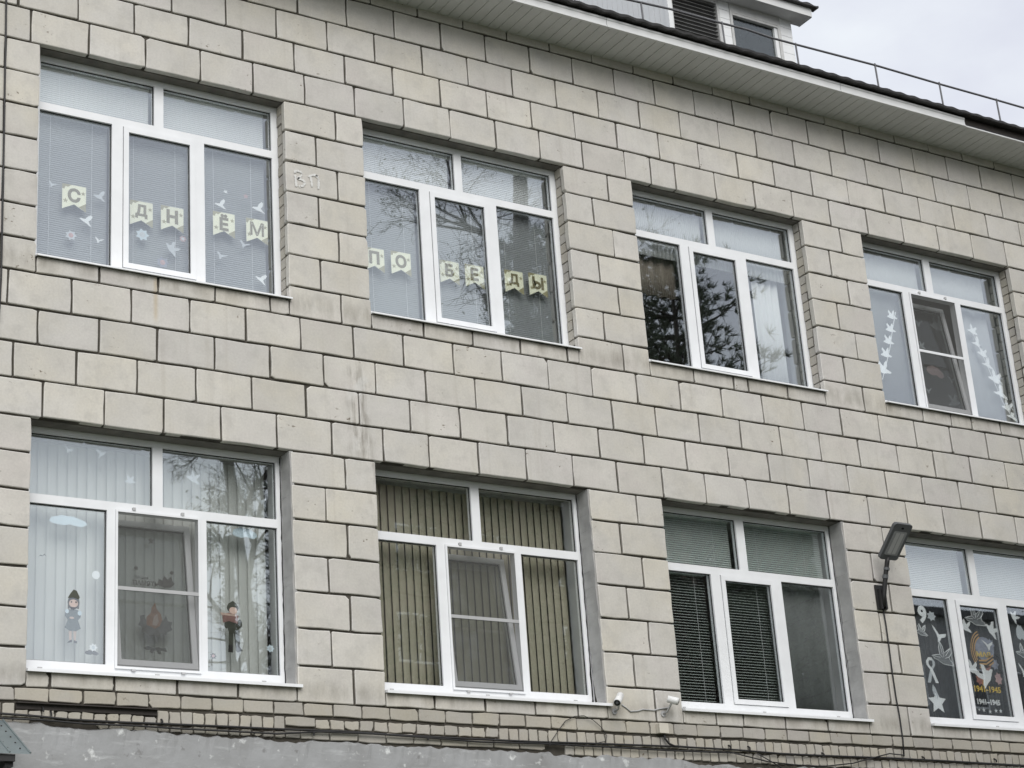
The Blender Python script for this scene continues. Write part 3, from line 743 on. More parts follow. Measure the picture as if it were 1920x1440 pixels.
curtain('curtain', 'white curtain hanging at the right side of the pine-reflecting window', 'curtain', d['p2'][1] + .19, d['fr'] - .10, d['gb'] - .05, d['t0'] - .03, Yc + .06, M['curtain'], 4, .018)
curtain('curtain', 'brown curtain behind the dark left pane of the pine-reflecting window', 'curtain', d['fl'], d['p1'][0] + .05, 9.25, d['t0'] - .1, Yc + .07, M['curtain_brown'], 5, .02)
d = WIN[4]; Yc = d['Yf'] + .13
curtain('roller_blind', 'white roller blind behind the upper left pane of the window at the right edge', 'window blind', d['fl'], d['mull'][0], d['t1'] - .03, d['gt'] + .02, Yc, M['curtain'], 1, .002)
curtain('roller_blind', 'white roller blind behind the upper right pane of the window at the right edge', 'window blind', d['mull'][1], d['fr'] - .11, d['t1'] - .03, d['gt'] + .02, Yc, M['curtain'], 1, .002)
curtain('curtain', 'white curtain behind the left pane of the window at the right edge', 'curtain', d['fl'], d['p1'][0] + .03, d['gb'] - .05, d['t0'] + .05, Yc, M['curtain_grey'], 2, .01)
curtain('curtain', 'pale curtain with soft folds behind the right pane of the window at the right edge', 'curtain', d['p2'][1], d['fr'] - .13, d['gb'] - .05, d['t0'] + .05, Yc, M['curtain_mid'], 2, .015, .04)
d = WIN[7]
curtain('curtain', 'grey curtain behind the right pane of the lower window beside the lamp', 'curtain', d['p2'][1], d['fr'] - .02, d['gb'] - .05, d['t0'] + .05, d['Yf'] + .14, M['curtain_grey'], 3, .012)
d = WIN[8]
curtain('curtain', 'dark curtain closing the room behind the painted doves of the right window', 'curtain', d['fl'], d['fr'], d['gb'] - .05, d['t0'] + .05, d['Yf'] + .25, M['curtain_dark'], 9, .02)

# ------------------------------------------------------------------ paper things and decals on the panes
TXT = {}
def text_polys(body, bold=.0):
    key = (body, bold)
    if key in TXT: return TXT[key]
    c = bpy.data.curves.new('lettering', 'FONT'); c.body = body; c.offset = bold; c.resolution_u = 3
    o = bpy.data.objects.new('lettering', c); COL.objects.link(o)
    bpy.context.view_layer.update()
    me = bpy.data.meshes.new_from_object(o.evaluated_get(bpy.context.evaluated_depsgraph_get()))
    vs = [(v.co.x, v.co.y) for v in me.vertices]; fs = [tuple(p.vertices) for p in me.polygons]
    bpy.data.objects.remove(o); bpy.data.curves.remove(c); bpy.data.meshes.remove(me)
    x0 = min(v[0] for v in vs); x1 = max(v[0] for v in vs); y0 = min(v[1] for v in vs); y1 = max(v[1] for v in vs)
    vs = [((a - (x0 + x1) / 2), (b - (y0 + y1) / 2)) for a, b in vs]
    TXT[key] = (vs, fs, x1 - x0, y1 - y0); return TXT[key]
def lettering(name, body, cx, cz, Y, h=None, w_=None, mat=None, parent=None, bold=.02, rot=0.0):
    vs, fs, tw, th = text_polys(body, bold)
    sx = (w_ / tw) if w_ else h / th; sz = (h / th) if h else sx
    if h and not w_: sx = sz
    m = MB(); cr, sr = math.cos(rot), math.sin(rot)
    for a, b in vs:
        a *= sx; b *= sz; m.v.append((cx + a * cr - b * sr, Y, cz + a * sr + b * cr))
    m.f = [f for f in fs]; m.m = [0] * len(fs)
    nv = len(m.v); m.v += [(x, y + .0006, z) for x, y, z in m.v]; m.f += [tuple(nv + i for i in reversed(f)) for f in fs]; m.m += [0] * len(fs)
    return m.build(name, mat, parent)
def shape(name, pts, cx, cz, Y, sx, sz=None, mat=None, parent=None, rot=0, flip=False, th=.0008):
    sz = sx if sz is None else sz; cr, sr = math.cos(rot), math.sin(rot)
    Q = []
    for a, b in pts:
        a *= sx * (-1 if flip else 1); b *= sz; Q.append((cx + a * cr - b * sr, cz + a * sr + b * cr))
    m = MB(); m.slab(Q, Y, Y + th); return m.build(name, mat, parent)
def star(n=5, r0=.5, r1=.2): return [((r0 if i % 2 == 0 else r1) * math.sin(PI * i / n), (r0 if i % 2 == 0 else r1) * math.cos(PI * i / n)) for i in range(2 * n)]
def ell(n=20, a=.5, b=.5): return [(a * math.cos(2 * PI * i / n), b * math.sin(2 * PI * i / n)) for i in range(n)]
DOVE = [(-.5, .0), (-.42, .1), (-.3, .1), (-.2, .2), (-.26, .42), (-.14, .56), (-.02, .34), (.07, .2), (.2, .38), (.4, .5), (.36, .26), (.22, .04), (.36, -.06), (.52, -.2), (.4, -.24), (.2, -.2), (-.06, -.2), (-.28, -.1)]
DOVE2 = [(-.5, -.12), (-.4, .0), (-.28, -.0), (-.1, .06), (-.02, .3), (.16, .52), (.3, .46), (.28, .2), (.16, .0), (.3, -.14), (.52, -.3), (.34, -.3), (.1, -.22), (-.16, -.2), (-.36, -.14)]
DOVE3 = [(-.5, .3), (-.3, .22), (-.12, .1), (.02, .0), (.2, .1), (.46, .22), (.42, .02), (.2, -.12), (.14, -.3), (.02, -.42), (-.02, -.22), (-.16, -.02), (-.34, .12)]
def CLOUD():
    return [(-.5, -.1), (-.44, .2), (-.3, .3), (-.18, .42), (0, .36), (.14, .38), (.3, .22), (.44, .1), (.5, -.15), (.36, -.36), (.2, -.32), (.04, -.24), (-.1, -.34), (-.3, -.3), (-.42, -.24)]
FLOWER = [((.5 if i % 2 == 0 else .33) * math.cos(2 * PI * i / 14), (.46 if i % 2 == 0 else .31) * math.sin(2 * PI * i / 14)) for i in range(14)]

# pennants: the words run over two windows
PEN = [(-.5, .5), (.5, .5), (.5, -.5), (0, -.26), (-.5, -.5)]
def pennant(ch, px, py, win, label, khaki):
    Y = WIN[win]['Yf'] + .042; p = at(px, py, Y); sx, sz = .205, .232
    t = thing('pennant', label, 'pennant', (p.x, Y, p.z), 'cream letter pennants in the upper windows')
    shape('card', PEN, p.x, p.z, Y, sx, sz, M['paper_cream'], t)
    lettering('letter', ch, p.x, p.z + .022, Y - .0016, h=.130 if ch != 'Ё' else .158, mat=M['letter_brown'], parent=t, bold=.016 if ch == 'М' else .045)
    for (u, v, r) in ((-.36, -.16, .05), (.38, .22, .045)): shape('star_mark', star(), p.x + u * sx, p.z + v * sz, Y - .0008, r, mat=M['star_khaki'], parent=t)
    shape('corner_patch', [(-.5, .5), (-.1, .5), (-.26, .40), (-.36, .42), (-.42, .3), (-.5, .32)], p.x, p.z, Y - .0008, sx, sz, M['star_khaki'], t)
    shape('corner_patch', [(.5, -.5), (.5, -.16), (.36, -.24), (.2, -.34)], p.x, p.z, Y - .0008, sx, sz, M['star_khaki'], t)
for ch, px, py, wn, lb in (('С', 139, 371, 1, 'cream pennant with brown letter С, alone in the left pane'), ('Д', 265, 401, 1, 'cream pennant with brown letter Д in the first upper window'), ('Н', 323, 411, 1, 'cream pennant with brown letter Н beside the Д'),
                           ('Ё', 420, 421.5, 1, 'cream pennant with dotted brown letter Ё'), ('М', 482, 434, 1, 'cream pennant with brown letter М at the right frame'),
                           ('П', 702, 487, 2, 'cream pennant with letter П half hidden by the wall'), ('О', 752, 494.5, 2, 'cream pennant with round brown letter О'), ('Б', 843, 511, 2, 'cream pennant with dark letter Б in the middle pane'),
                           ('Е', 890, 518.5, 2, 'cream pennant with dark letter Е without dots'), ('Д', 964, 529, 2, 'yellowish pennant with letter Д before the dark reflected tree'), ('Ы', 1009, 535, 2, 'yellowish pennant with letter Ы, last of the words')):
    pennant(ch, px, py, wn, lb, 0)

def dove(px, py, win, wpx, label, mat='paper_white', kind=0, rot=0, flip=False, dY=.04, group='paper doves on the window panes', name='dove_sticker', cat='dove sticker'):
    Y = WIN[win]['Yf'] + dY; p = at(px, py, Y); q = at(px + wpx, py, Y); s = (q - p).length * .93
    o = shape(name, (DOVE, DOVE2, DOVE3)[kind], p.x, p.z, Y, s, mat=M[mat], rot=math.radians(rot), flip=flip)
    return tag(o, label, cat, group)
for a in ((99, 345, 1, 20, 'pale dove sticker above and left of the letter С', 'paper_pale', 2, -20, True), (187, 368, 1, 26, 'pale dove sticker right of the letter С', 'paper_pale', 1, -12, False), (162, 413, 1, 28, 'slim white dove sticker below the letter С', 'paper_white', 1, -20, False),
          (186, 450, 1, 19, 'white dove sticker low in the left pane beside the post', 'paper_white', 2, -15, True), (414, 383, 1, 24, 'white dove sticker above the letter Ё', 'paper_white', 1, -8, False), (485, 390, 1, 26, 'white dove sticker by the right frame of the first upper window', 'paper_white', 1, -6, False),
          (423, 360, 1, 9, 'tiny white dove sticker highest in the right pane above Ё', 'paper_white', 0, 0, False), (459, 458, 1, 22, 'pale dove sticker below and between Ё and М', 'paper_pale', 2, -20, True), (416, 479, 1, 23, 'pale dove sticker below the letter Ё', 'paper_pale', 2, -20, True), (490, 523, 1, 24, 'white dove sticker lowest in the right pane below М', 'paper_white', 1, -25, False),
          (322, 467, 1, 30, 'large pale dove sticker below the letter Н', 'paper_pale', 0, -40, False),
          (244, 902, 5, 22, 'pale dove sticker in the upper left pane over the insect screen', 'paper_pale', 0, -14, True), (128, 842, 5, 22, 'faint dove sticker high in the upper left pane', 'paper_pale', 2, -20, False), (190, 850, 5, 22, 'faint dove sticker beside the upper mullion of the lower left window', 'paper_pale', 1, 30, True), (362, 898, 5, 28, 'pale dove sticker left of the reflected branches', 'paper_pale', 0, -14, False), (490, 938, 5, 22, 'white dove sticker over the reflected trunk', 'paper_pale', 2, 0, False), (336, 866, 5, 26, 'faint flat dove sticker high in the upper right pane', 'paper_pale', 1, 0, True)):
    dove(*a)
def outline_dove(px, py, win, wpx, label, kind, rot, flip):
    Y = WIN[win]['Yf'] + .042; p = at(px, py, Y); s = (at(px + wpx, py, Y) - p).length * .93
    t = thing('dove_sticker', label, 'dove sticker', (p.x, Y, p.z), 'paper doves on the window panes')
    P = (DOVE, DOVE2, DOVE3)[kind]; rt = math.radians(rot); cr, sr = math.cos(rt), math.sin(rt)
    def tf(a, b):
        a *= s * (-1 if flip else 1); b *= s
        return (p.x + a * cr - b * sr, Y, p.z + a * sr + b * cr)
    m = MB(); m.tube([tf(*q) for q in P + P[:1]], .005, 4); m.build('outline', M['paper_white'], t)
    m = MB(); n_ = len(P)
    for i in range(3, n_ - 4, 2): m.tube([tf(*P[i]), tf(P[i][0] * .3, P[i][1] * .25)], .0035, 4)
    o_ = m.build('feather_lines', M['paper_white'], t); o_['kind'] = 'stuff'
    shape('infill', [(a * .96, b * .96) for a, b in P], p.x, p.z, Y + .002, s, mat=M['film_grey'], parent=t, rot=rt, flip=flip)
def flower(px, py, win, wpx, label, mat, mat2):
    Y = WIN[win]['Yf'] + .04; p = at(px, py, Y); s = (at(px + wpx, py, Y) - p).length * .93
    t = thing('flower_sticker', label, 'flower sticker', (p.x, Y, p.z), 'flower stickers on the window panes')
    shape('petals', FLOWER, p.x, p.z, Y, s, mat=M[mat], parent=t); shape('heart', ell(10), p.x, p.z, Y - .001, s * .42, mat=M[mat2], parent=t)
flower(133, 441, 1, 24, 'pale pinkish flower sticker low in the left pane below С', 'paper_pale', 'print_pink'); flower(267, 440, 1, 28, 'pale blue flower sticker below the letter Д', 'print_blue', 'paper_pale')
flower(343, 448, 1, 15, 'small pinkish flower sticker at the right of the middle pane', 'print_pink', 'paper_pale'); flower(305, 492, 1, 26, 'lilac flower sticker at the bottom of the middle pane', 'print_lilac', 'print_pink')
flower(175, 1214, 5, 18, 'white flower sticker on dark leaves right of the girl', 'paper_white', 'paper_pale')
flower(507, 1216, 5, 17, 'pale flower sticker right of the boy', 'print_blue', 'paper_pale'); flower(400, 1230, 5, 14, 'dark little bouquet sticker left of the boy', 'print_leaf', 'print_pink')
Y = WIN[1]['Yf'] + .04; p = at(461, 368, Y); tag(shape('star_sticker', star(), p.x, p.z, Y, .06, mat=M['print_pink']), 'small pink star sticker above the letter М', 'star sticker')

# strings of doves in the right upper window
LS = [(400, 295, 19), (385, 430, 19), (365, 555, 20), (340, 690, 21), (314, 850, 28)]
RS = [(1240, 450, 19), (1290, 575, 20), (1345, 685, 20), (1400, 792, 21), (1480, 950, 27), (1540, 1090, 27), (1610, 1250, 23), (1655, 1330, 21)]
def W4(a, b): return 1600 + a / 5.5375, 540 + b / 5.5385
ordn = ['top', 'second', 'third', 'fourth', 'fifth', 'sixth', 'seventh', 'lowest']
for i, (a, b, s) in enumerate(LS):
    px, py = W4(a, b); dove(px, py, 4, s, 'white paper dove, %s of the string on the left pane' % (ordn[i] if i < 4 else 'big lowest'), 'paper_white', 0, 12, False)
for i, (a, b, s) in enumerate(RS):
    px, py = W4(a, b); dove(px, py, 4, s, 'white paper dove, %s of the string on the right pane' % ordn[i], 'paper_white', 1 if i % 2 else 0, -30, True)
for nm, pts, lb in (('dove_string', [(438, 250), (405, 440), (385, 600), (350, 760), (303, 950)], 'white thread carrying five paper doves on the left pane'), ('dove_string', [(1215, 420), (1290, 580), (1400, 830), (1480, 1020), (1560, 1200), (1650, 1345)], 'white thread carrying eight paper doves on the right pane')):
    m = MB(); m.tube([at(*W4(a, b), WIN[4]['Yf'] + .043) for a, b in pts], .005, 5); tag(m.build(nm, M['paper_white']), lb, 'string')
for a, b, s, kd, fl, lb in ((680, 360, 17, 2, True, 'grey dove behind the net, highest at the left post'), (865, 400, 27, 0, False, 'big grey dove behind the upper half of the net'), (710, 605, 15, 0, False, 'grey dove behind the net just above its bar'),
                            (1015, 950, 14, 2, False, 'small grey dove behind the net below the pinkish card'), (785, 1060, 14, 2, True, 'small grey dove behind the lower net at the left'), (1050, 1190, 24, 0, True, 'big grey dove behind the lower right corner of the net')):
    px, py = W4(a, b); dove(px, py, 4, s, lb, 'paper_pale', kd, 0, fl, dY=.30, group='doves behind the insect net')
p = at(*W4(850, 870), WIN[4]['Yf'] + .30); tag(shape('card_sticker', CLOUD(), p.x, p.z, WIN[4]['Yf'] + .30, .26, .16, M['print_pink'], rot=-.15), 'pinkish paper card behind the net of the right upper window', 'card')

# children, flame and other cut-outs of the lower left window
Y = WIN[5]['Yf'] + .045
def cut(name, label, cat, cx, cz, parts, s, group=None):
    t = thing(name, label, cat, (cx, Y, cz), group)
    for i, (nm, pts, mat) in enumerate(parts):
        shape(nm, pts, cx, cz, Y - .001 * i, s, mat=M[mat], parent=t)
    return t
def E(cx, cz, a, b, n=14): return [(cx + a * math.cos(2 * PI * i / n), cz + b * math.sin(2 * PI * i / n)) for i in range(n)]
p = at(136, 1156, Y); s = (at(136, 1206, Y) - at(136, 1106, Y)).length
cut('girl_sticker', 'paper cut-out of a girl in cap and pleated skirt', 'window sticker', p.x, p.z, [
    ('leg', [(-.07, -.26), (-.01, -.26), (-.015, -.46), (-.055, -.46)], 'print_skin'), ('leg', [(.02, -.26), (.08, -.26), (.065, -.46), (.03, -.46)], 'print_skin'),
    ('shoe', [(-.1, -.5), (-.01, -.48), (-.005, -.43), (-.05, -.45)], 'print_black'), ('shoe', [(.025, -.49), (.09, -.5), (.09, -.46), (.03, -.44)], 'print_black'),
    ('skirt', [(-.09, -.06), (.1, -.06), (.155, -.22), (.07, -.27), (-.05, -.27), (-.15, -.22)], 'print_skirt'),
    ('blouse', [(-.08, .13), (.08, .13), (.16, .08), (.15, -.01), (.1, -.07), (-.09, -.07), (-.15, 0), (-.14, .09)], 'print_skirt'),
    ('sleeve', E(.13, .07, .04, .045), 'print_blue'), ('sleeve', E(-.11, .09, .035, .04), 'print_blue'), ('hand', E(-.02, -.03, .045, .022), 'print_skin'),
    ('hair', E(.01, .26, .115, .13), 'print_leaf'), ('plait', [(-.1, .25), (-.06, .25), (-.07, .13), (-.1, .14)], 'print_leaf'), ('plait', [(.08, .25), (.12, .25), (.11, .14), (.08, .14)], 'print_leaf'),
    ('face', E(.005, .24, .085, .075), 'print_skin'), ('scarf', [(-.06, .17), (.04, .17), (.02, .12), (-.05, .13)], 'print_black'),
    ('eye', E(-.035, .265, .014, .018, 8), 'print_black'), ('eye', E(.05, .265, .014, .018, 8), 'print_black'),
    ('cap', [(-.11, .33), (-.06, .42), (.0, .5), (.06, .48), (.12, .36), (.1, .32), (0, .35)], 'print_khaki')], s)
p = at(436, 1175, Y); s = (at(436, 1223, Y) - at(436, 1127, Y)).length
cut('boy_sticker', 'paper cut-out of a boy soldier playing an accordion', 'window sticker', p.x, p.z, [
    ('leg', [(-.08, -.1), (.02, -.1), (0, -.5), (-.08, -.5)], 'print_khaki'), ('leg', [(.02, -.1), (.12, -.1), (.16, -.46), (.1, -.5), (.06, -.46)], 'print_khaki'),
    ('boot', [(-.09, -.36), (-.0, -.36), (.0, -.5), (-.1, -.5)], 'print_black'), ('boot', [(.06, -.36), (.13, -.36), (.2, -.46), (.1, -.5)], 'print_black'),
    ('tunic', [(-.1, .16), (.1, .16), (.14, .02), (.12, -.13), (-.08, -.13), (-.12, .02)], 'print_khaki'),
    ('sleeve', E(-.13, .03, .045, .08), 'print_khaki'), ('sleeve', E(.15, .06, .045, .09), 'print_khaki'),
    ('accordion', [(-.22, .24), (.02, .28), (.12, .22), (.1, .06), (-.08, .1), (-.2, .06)], 'print_accordion'), ('accordion_key', [(-.26, .26), (.04, .24), (.1, .2), (-.24, .21)], 'print_skin'),
    ('hair', E(.0, .36, .12, .1), 'print_leaf'), ('face', E(.01, .31, .085, .07), 'print_skin'),
    ('cap', [(-.12, .34), (-.09, .44), (.0, .5), (.07, .46), (.13, .36), (.0, .38)], 'print_khaki')], s)
def one(name, label, cat, pts, px, py, wpx, hpx, mat, win=5, dY=.045, rot=0):
    Yl = WIN[win]['Yf'] + dY; q = at(px, py, Yl); sx = (at(px + wpx, py, Yl) - q).length * .93; sz = (at(px, py + hpx, Yl) - q).length
    return tag(shape(name, pts, q.x, q.z, Yl, sx, sz, M[mat], rot=rot), label, cat)
one('cloud_sticker', 'pale blue cloud cut-out high in the left pane above the girl', 'cloud sticker', CLOUD(), 128, 977, 76, 25, 'print_blue')
one('cloud_sticker', 'pale blue cloud cut-out at the top of the pane above the boy', 'cloud sticker', CLOUD(), 459, 1000, 50, 26, 'print_blue')
one('disc_sticker', 'small round pale disc right above the girl', 'disc sticker', ell(16), 180, 1078, 16, 16, 'paper_white')
one('leaf_sticker', 'dark leafy cut-out under the white flower at the girl pane', 'leaf sticker', CLOUD(), 172, 1224, 28, 12, 'print_leaf')
one('bird_sticker', 'small dark bird outline high left of the girl', 'bird sticker', [(-.5, -.1), (-.3, .2), (0, .1), (.2, .4), (.5, .0), (.2, .2), (.0, -.02), (-.3, .05)], 80, 1043, 16, 14, 'print_leaf')
d5 = .13
one('star_sticker', 'dark star cut-out behind the insect screen of the lower left window', 'star sticker', star(), 283, 1014, 15, 15, 'print_leaf', dY=d5)
one('butterfly_sticker', 'dark butterfly cut-out below the star, left of centre', 'butterfly sticker', FLOWER, 255, 1065, 10, 9, 'print_leaf', dY=d5)
one('butterfly_sticker', 'dark butterfly cut-out below the star, right of centre', 'butterfly sticker', FLOWER, 322, 1074, 10, 9, 'print_leaf', dY=d5)
one('bow_sticker', 'dark ribbon bow cut-out at the bottom of the screened sash', 'bow sticker', [(-.5, .1), (-.3, .4), (-.05, .15), (.1, .3), (.3, .2), (.42, .3), (.5, -.2), (.3, -.1), (.22, -.1), (.26, -.5), (.12, -.5), (.05, -.1), (-.05, -.15), (-.12, -.5), (-.24, -.3), (-.2, -.05), (-.36, -.1)], 291, 1218, 48, 16, 'print_leaf', dY=d5 - .06)
Yt = WIN[5]['Yf'] + d5 - .02; p = at(282, 1091, Yt); t = thing('lettering_sticker', 'dark two-line lettering cut-out above the screen bar with carnations', 'lettering', (p.x, Yt, p.z))
lettering('lettering', 'Вечная', p.x - .075, p.z + .03, Yt, h=.026, mat=M['print_leaf'], parent=t, bold=.02); lettering('lettering', 'ПАМЯТЬ', p.x - .04, p.z - .015, Yt, h=.04, mat=M['print_leaf'], parent=t, bold=.03)
shape('carnations', [(-.5, -.3), (-.4, .2), (-.2, .1), (-.1, .5), (.1, .2), (.3, .5), (.36, .1), (.5, -.1), (.3, -.4), (0, -.5)], p.x + .13, p.z + .01, Yt - .001, .15, .10, M['print_leaf'], t)
p = at(291, 1165, Yt); t = thing('flame_sticker', 'brown eternal flame cut-out over laurel leaves behind the screen', 'window sticker', (p.x, Yt, p.z))
fs_ = .30
shape('laurel', [(-.42, .12), (-.3, .16), (-.26, .02), (-.14, .06), (0, -.02), (.14, .06), (.24, .04), (.3, .18), (.36, .02), (.48, .02), (.44, -.12), (.48, -.2), (.34, -.26), (.3, -.36), (.16, -.32), (.08, -.42), (-.04, -.36), (-.16, -.42), (-.24, -.32), (-.38, -.3), (-.36, -.18), (-.48, -.12), (-.4, -.02)], p.x, p.z, Yt + .002, fs_, mat=M['print_laurel'], parent=t)
shape('flame', [(-.24, -.1), (-.24, .1), (-.12, .22), (-.1, .36), (0, .5), (.04, .34), (.16, .2), (.2, .04), (.12, -.12), (0, -.2)], p.x, p.z, Yt, fs_, mat=M['print_flame'], parent=t)
shape('flame_core', [(-.08, -.1), (-.04, .12), (.05, .22), (.1, .0), (.04, -.12)], p.x, p.z, Yt - .001, fs_, mat=M['print_skin'], parent=t)

# painted Victory Day panes of the right lower window
def W8(a, b): return 1690 + a / 5.143, 1090 + b / 5.143
Y8 = WIN[8]['Yf'] + .042
def pt8(a, b): return at(*W8(a, b), Y8)
for a, b, s, kd, ro, fl, mt, lb in ((195, 490, 20, 0, 0, False, 'paper_pale', 'white painted dove half hidden by the wall, below the 9'), (360, 510, 25, 2, -20, False, 'paper_white', 'white painted dove below and right of the 9'), (410, 745, 36, 0, -30, True, 'paper_pale', 'large pale painted dove right of the ribbon loop'),
                                    (720, 370, 34, 0, -25, True, 'paper_pale', 'large pale dove highest in the middle pane over the emblem'), (620, 445, 19, 0, -10, False, 'paper_white', 'white dove left above the emblem'), (870, 475, 22, 0, -40, False, 'paper_white', 'white dove right above the emblem'),
                                    (832, 610, 18, 2, 0, False, 'paper_white', 'white dove on the upper part of the emblem'), (690, 850, 21, 0, -20, True, 'paper_white', 'white dove left of the ribbon under the emblem'), (825, 925, 30, 0, 40, True, 'paper_white', 'large white dove between tulips above the yellow years'),
                                    (1085, 345, 16, 0, -50, False, 'paper_white', 'white painted dove at the top of the right pane'), (1175, 700, 22, 0, -30, True, 'paper_pale', 'pale painted dove in the middle of the right pane'), (1180, 860, 20, 2, -20, False, 'paper_white', 'white painted dove low in the right pane')):
    if mt == 'paper_pale': outline_dove(*W8(a, b), 8, s * 1.12, lb, kd, ro, fl)
    else: dove(*W8(a, b), 8, s * 1.22, lb, mt, kd, ro, fl, dY=.042 - .0015 * kd)
p = pt8(200, 320); tag(lettering('number_sticker', '9', p.x, p.z, Y8 - .004, h=.185, mat=M['paper_white'], bold=.05), 'white painted numeral 9 at the top of the left pane', 'number')
p = pt8(1205, 355); tag(shape('dot_sticker', ell(10), p.x, p.z, Y8, .04, mat=M['paper_white']), 'small white painted dot by the top of the right pane', 'dot')
p = pt8(290, 335); tag(shape('carnation_sticker', FLOWER, p.x, p.z, Y8 + .001, .13, .12, M['paper_pale']), 'white painted carnations beside the 9', 'flower sticker')
p = pt8(1150, 500); tag(shape('carnation_sticker', CLOUD(), p.x, p.z, Y8, .13, .22, M['paper_pale']), 'white painted carnation bunch in the right pane', 'flower sticker')
p = pt8(290, 855); t = thing('ribbon_sticker', 'white painted ribbon loop below the doves', 'ribbon sticker', (p.x, Y8, p.z))
L1 = [(-.28, -.5), (-.1, -.5), (.2, .1), (.22, .3), (.1, .47), (-.08, .47), (-.2, .3), (-.18, .1), (.16, -.5), (.34, -.48), (.02, .04), (.0, .2), (.01, .3), (.03, .3)]
m = MB()
for pts in ([(-.34, -.5), (-.14, -.5), (.1, .02), (.28, .2), (.28, .34), (.12, .5), (.12, .36), (.14, .3), (.12, .2), (-.06, .04)], [(.34, -.5), (.16, -.5), (-.08, .02), (-.26, .2), (-.26, .34), (-.1, .5), (.12, .5), (.12, .38), (-.06, .38), (-.12, .3), (-.1, .2), (.1, .02)]):
    shape('ribbon_band', pts, p.x, p.z, Y8 - .0012 * len(m.v), .22, .26, M['paper_pale' if not m.v else 'paper_white'], t); m.v.append(0)
p = pt8(350, 1165); t = thing('star_sticker', 'white painted five-pointed star with ribbon at the bottom left pane', 'star sticker', (p.x, Y8, p.z))
shape('star', star(5, .5, .24), p.x, p.z, Y8, .25, mat=M['paper_white'], parent=t); shape('ribbon_band', [(-.1, .2), (-.24, .6), (-.16, .9), (.0, .7), (.12, .3), (.02, .12), (-.02, .4), (-.1, .56), (-.08, .34)], p.x, p.z, Y8 - .001, .2, mat=M['paper_pale'], parent=t)
p = pt8(800, 700); t = thing('victory_emblem', 'painted emblem with striped orange ribbons, tulips and yellow lettering', 'window emblem', (p.x, Y8, p.z))
shape('medallion', ell(24), p.x + .02, p.z + .05, Y8 + .004, .26, .26, M['print_lilac'], t)
def arc(cx, cz, r0, r1, a0, a1, sx=1, n=14): return [(cx + r1 * sx * math.cos(a0 + (a1 - a0) * i / n), cz + r1 * math.sin(a0 + (a1 - a0) * i / n)) for i in range(n + 1)] + [(cx + r0 * sx * math.cos(a1 + (a0 - a1) * i / n), cz + r0 * math.sin(a1 + (a0 - a1) * i / n)) for i in range(n + 1)]
for k, (r0, r1, mt) in enumerate(((.150, .166, 'print_orange'), (.166, .182, 'print_black'), (.182, .198, 'print_orange'), (.198, .214, 'print_black'), (.214, .226, 'print_orange'))):
    shape('ribbon_stripe', arc(0, 0, r0, r1, math.radians(105), math.radians(215), .8), p.x, p.z + .02, Y8 + .002, 1, mat=M[mt], parent=t)
for k in range(5):
    z_ = -.075 - .018 * k
    shape('ribbon_stripe', [(-.1, z_ - .02), (.0, z_ - .015), (.11, z_ + .045), (.11, z_ + .028), (.0, z_ - .033), (-.1, z_ - .036)], p.x + .01, p.z + .03, Y8 + .001, 1, mat=M['print_orange' if k % 2 == 0 else 'print_black'], parent=t)
shape('ribbon_knot', [(-.05, .04), (.05, .04), (.0, -.06)], p.x + .02, p.z - .16, Y8 + .001, 1, mat=M['print_red'], parent=t)
for k in range(4):
    shape('ribbon_stripe', [(-.06 + .025 * k, -.06), (-.03 + .025 * k, .05), (-.01 + .025 * k, .05), (-.04 + .025 * k, -.06)], p.x - .035, p.z - .27, Y8 + .001, 1, mat=M['print_orange' if k % 2 == 0 else 'print_black'], parent=t)
shape('tulip', FLOWER, p.x - .12, p.z - .27, Y8 + .002, .11, .15, M['print_red'], t); shape('tulip', FLOWER, p.x + .15, p.z - .25, Y8 + .002, .11, .16, M['print_pink'], t)
shape('petals', FLOWER, p.x + .13, p.z - .1, Y8 + .003, .12, .14, M['print_lilac'], t); shape('petals', FLOWER, p.x + .12, p.z + .1, Y8 + .003, .10, .16, M['print_lilac'], t)
q = pt8(790, 705); lettering('lettering', 'МАЯ', q.x, q.z, Y8 - .004, h=.055, w_=.20, mat=M['print_yellow'], parent=t, bold=.03)
q = pt8(830, 1042); lettering('lettering', '1941-1945', q.x, q.z, Y8 - .004, h=.065, w_=.37, mat=M['print_yellow'], parent=t, bold=.03)
q = pt8(842, 1165); t = thing('years_sticker', 'white painted years with a row of stars at the bottom of the middle pane', 'lettering', (q.x, Y8, q.z))
lettering('lettering', '1941–1945', q.x, q.z, Y8 - .002, h=.06, w_=.32, mat=M['paper_white'], parent=t, bold=.05)
for k, u in enumerate((-.15, -.085, 0, .085, .15)): shape('star', star(), q.x + u, q.z - .085 - (.012 if k == 2 else 0), Y8 - .002, .05 if k else .03, mat=M['paper_white'], parent=t)

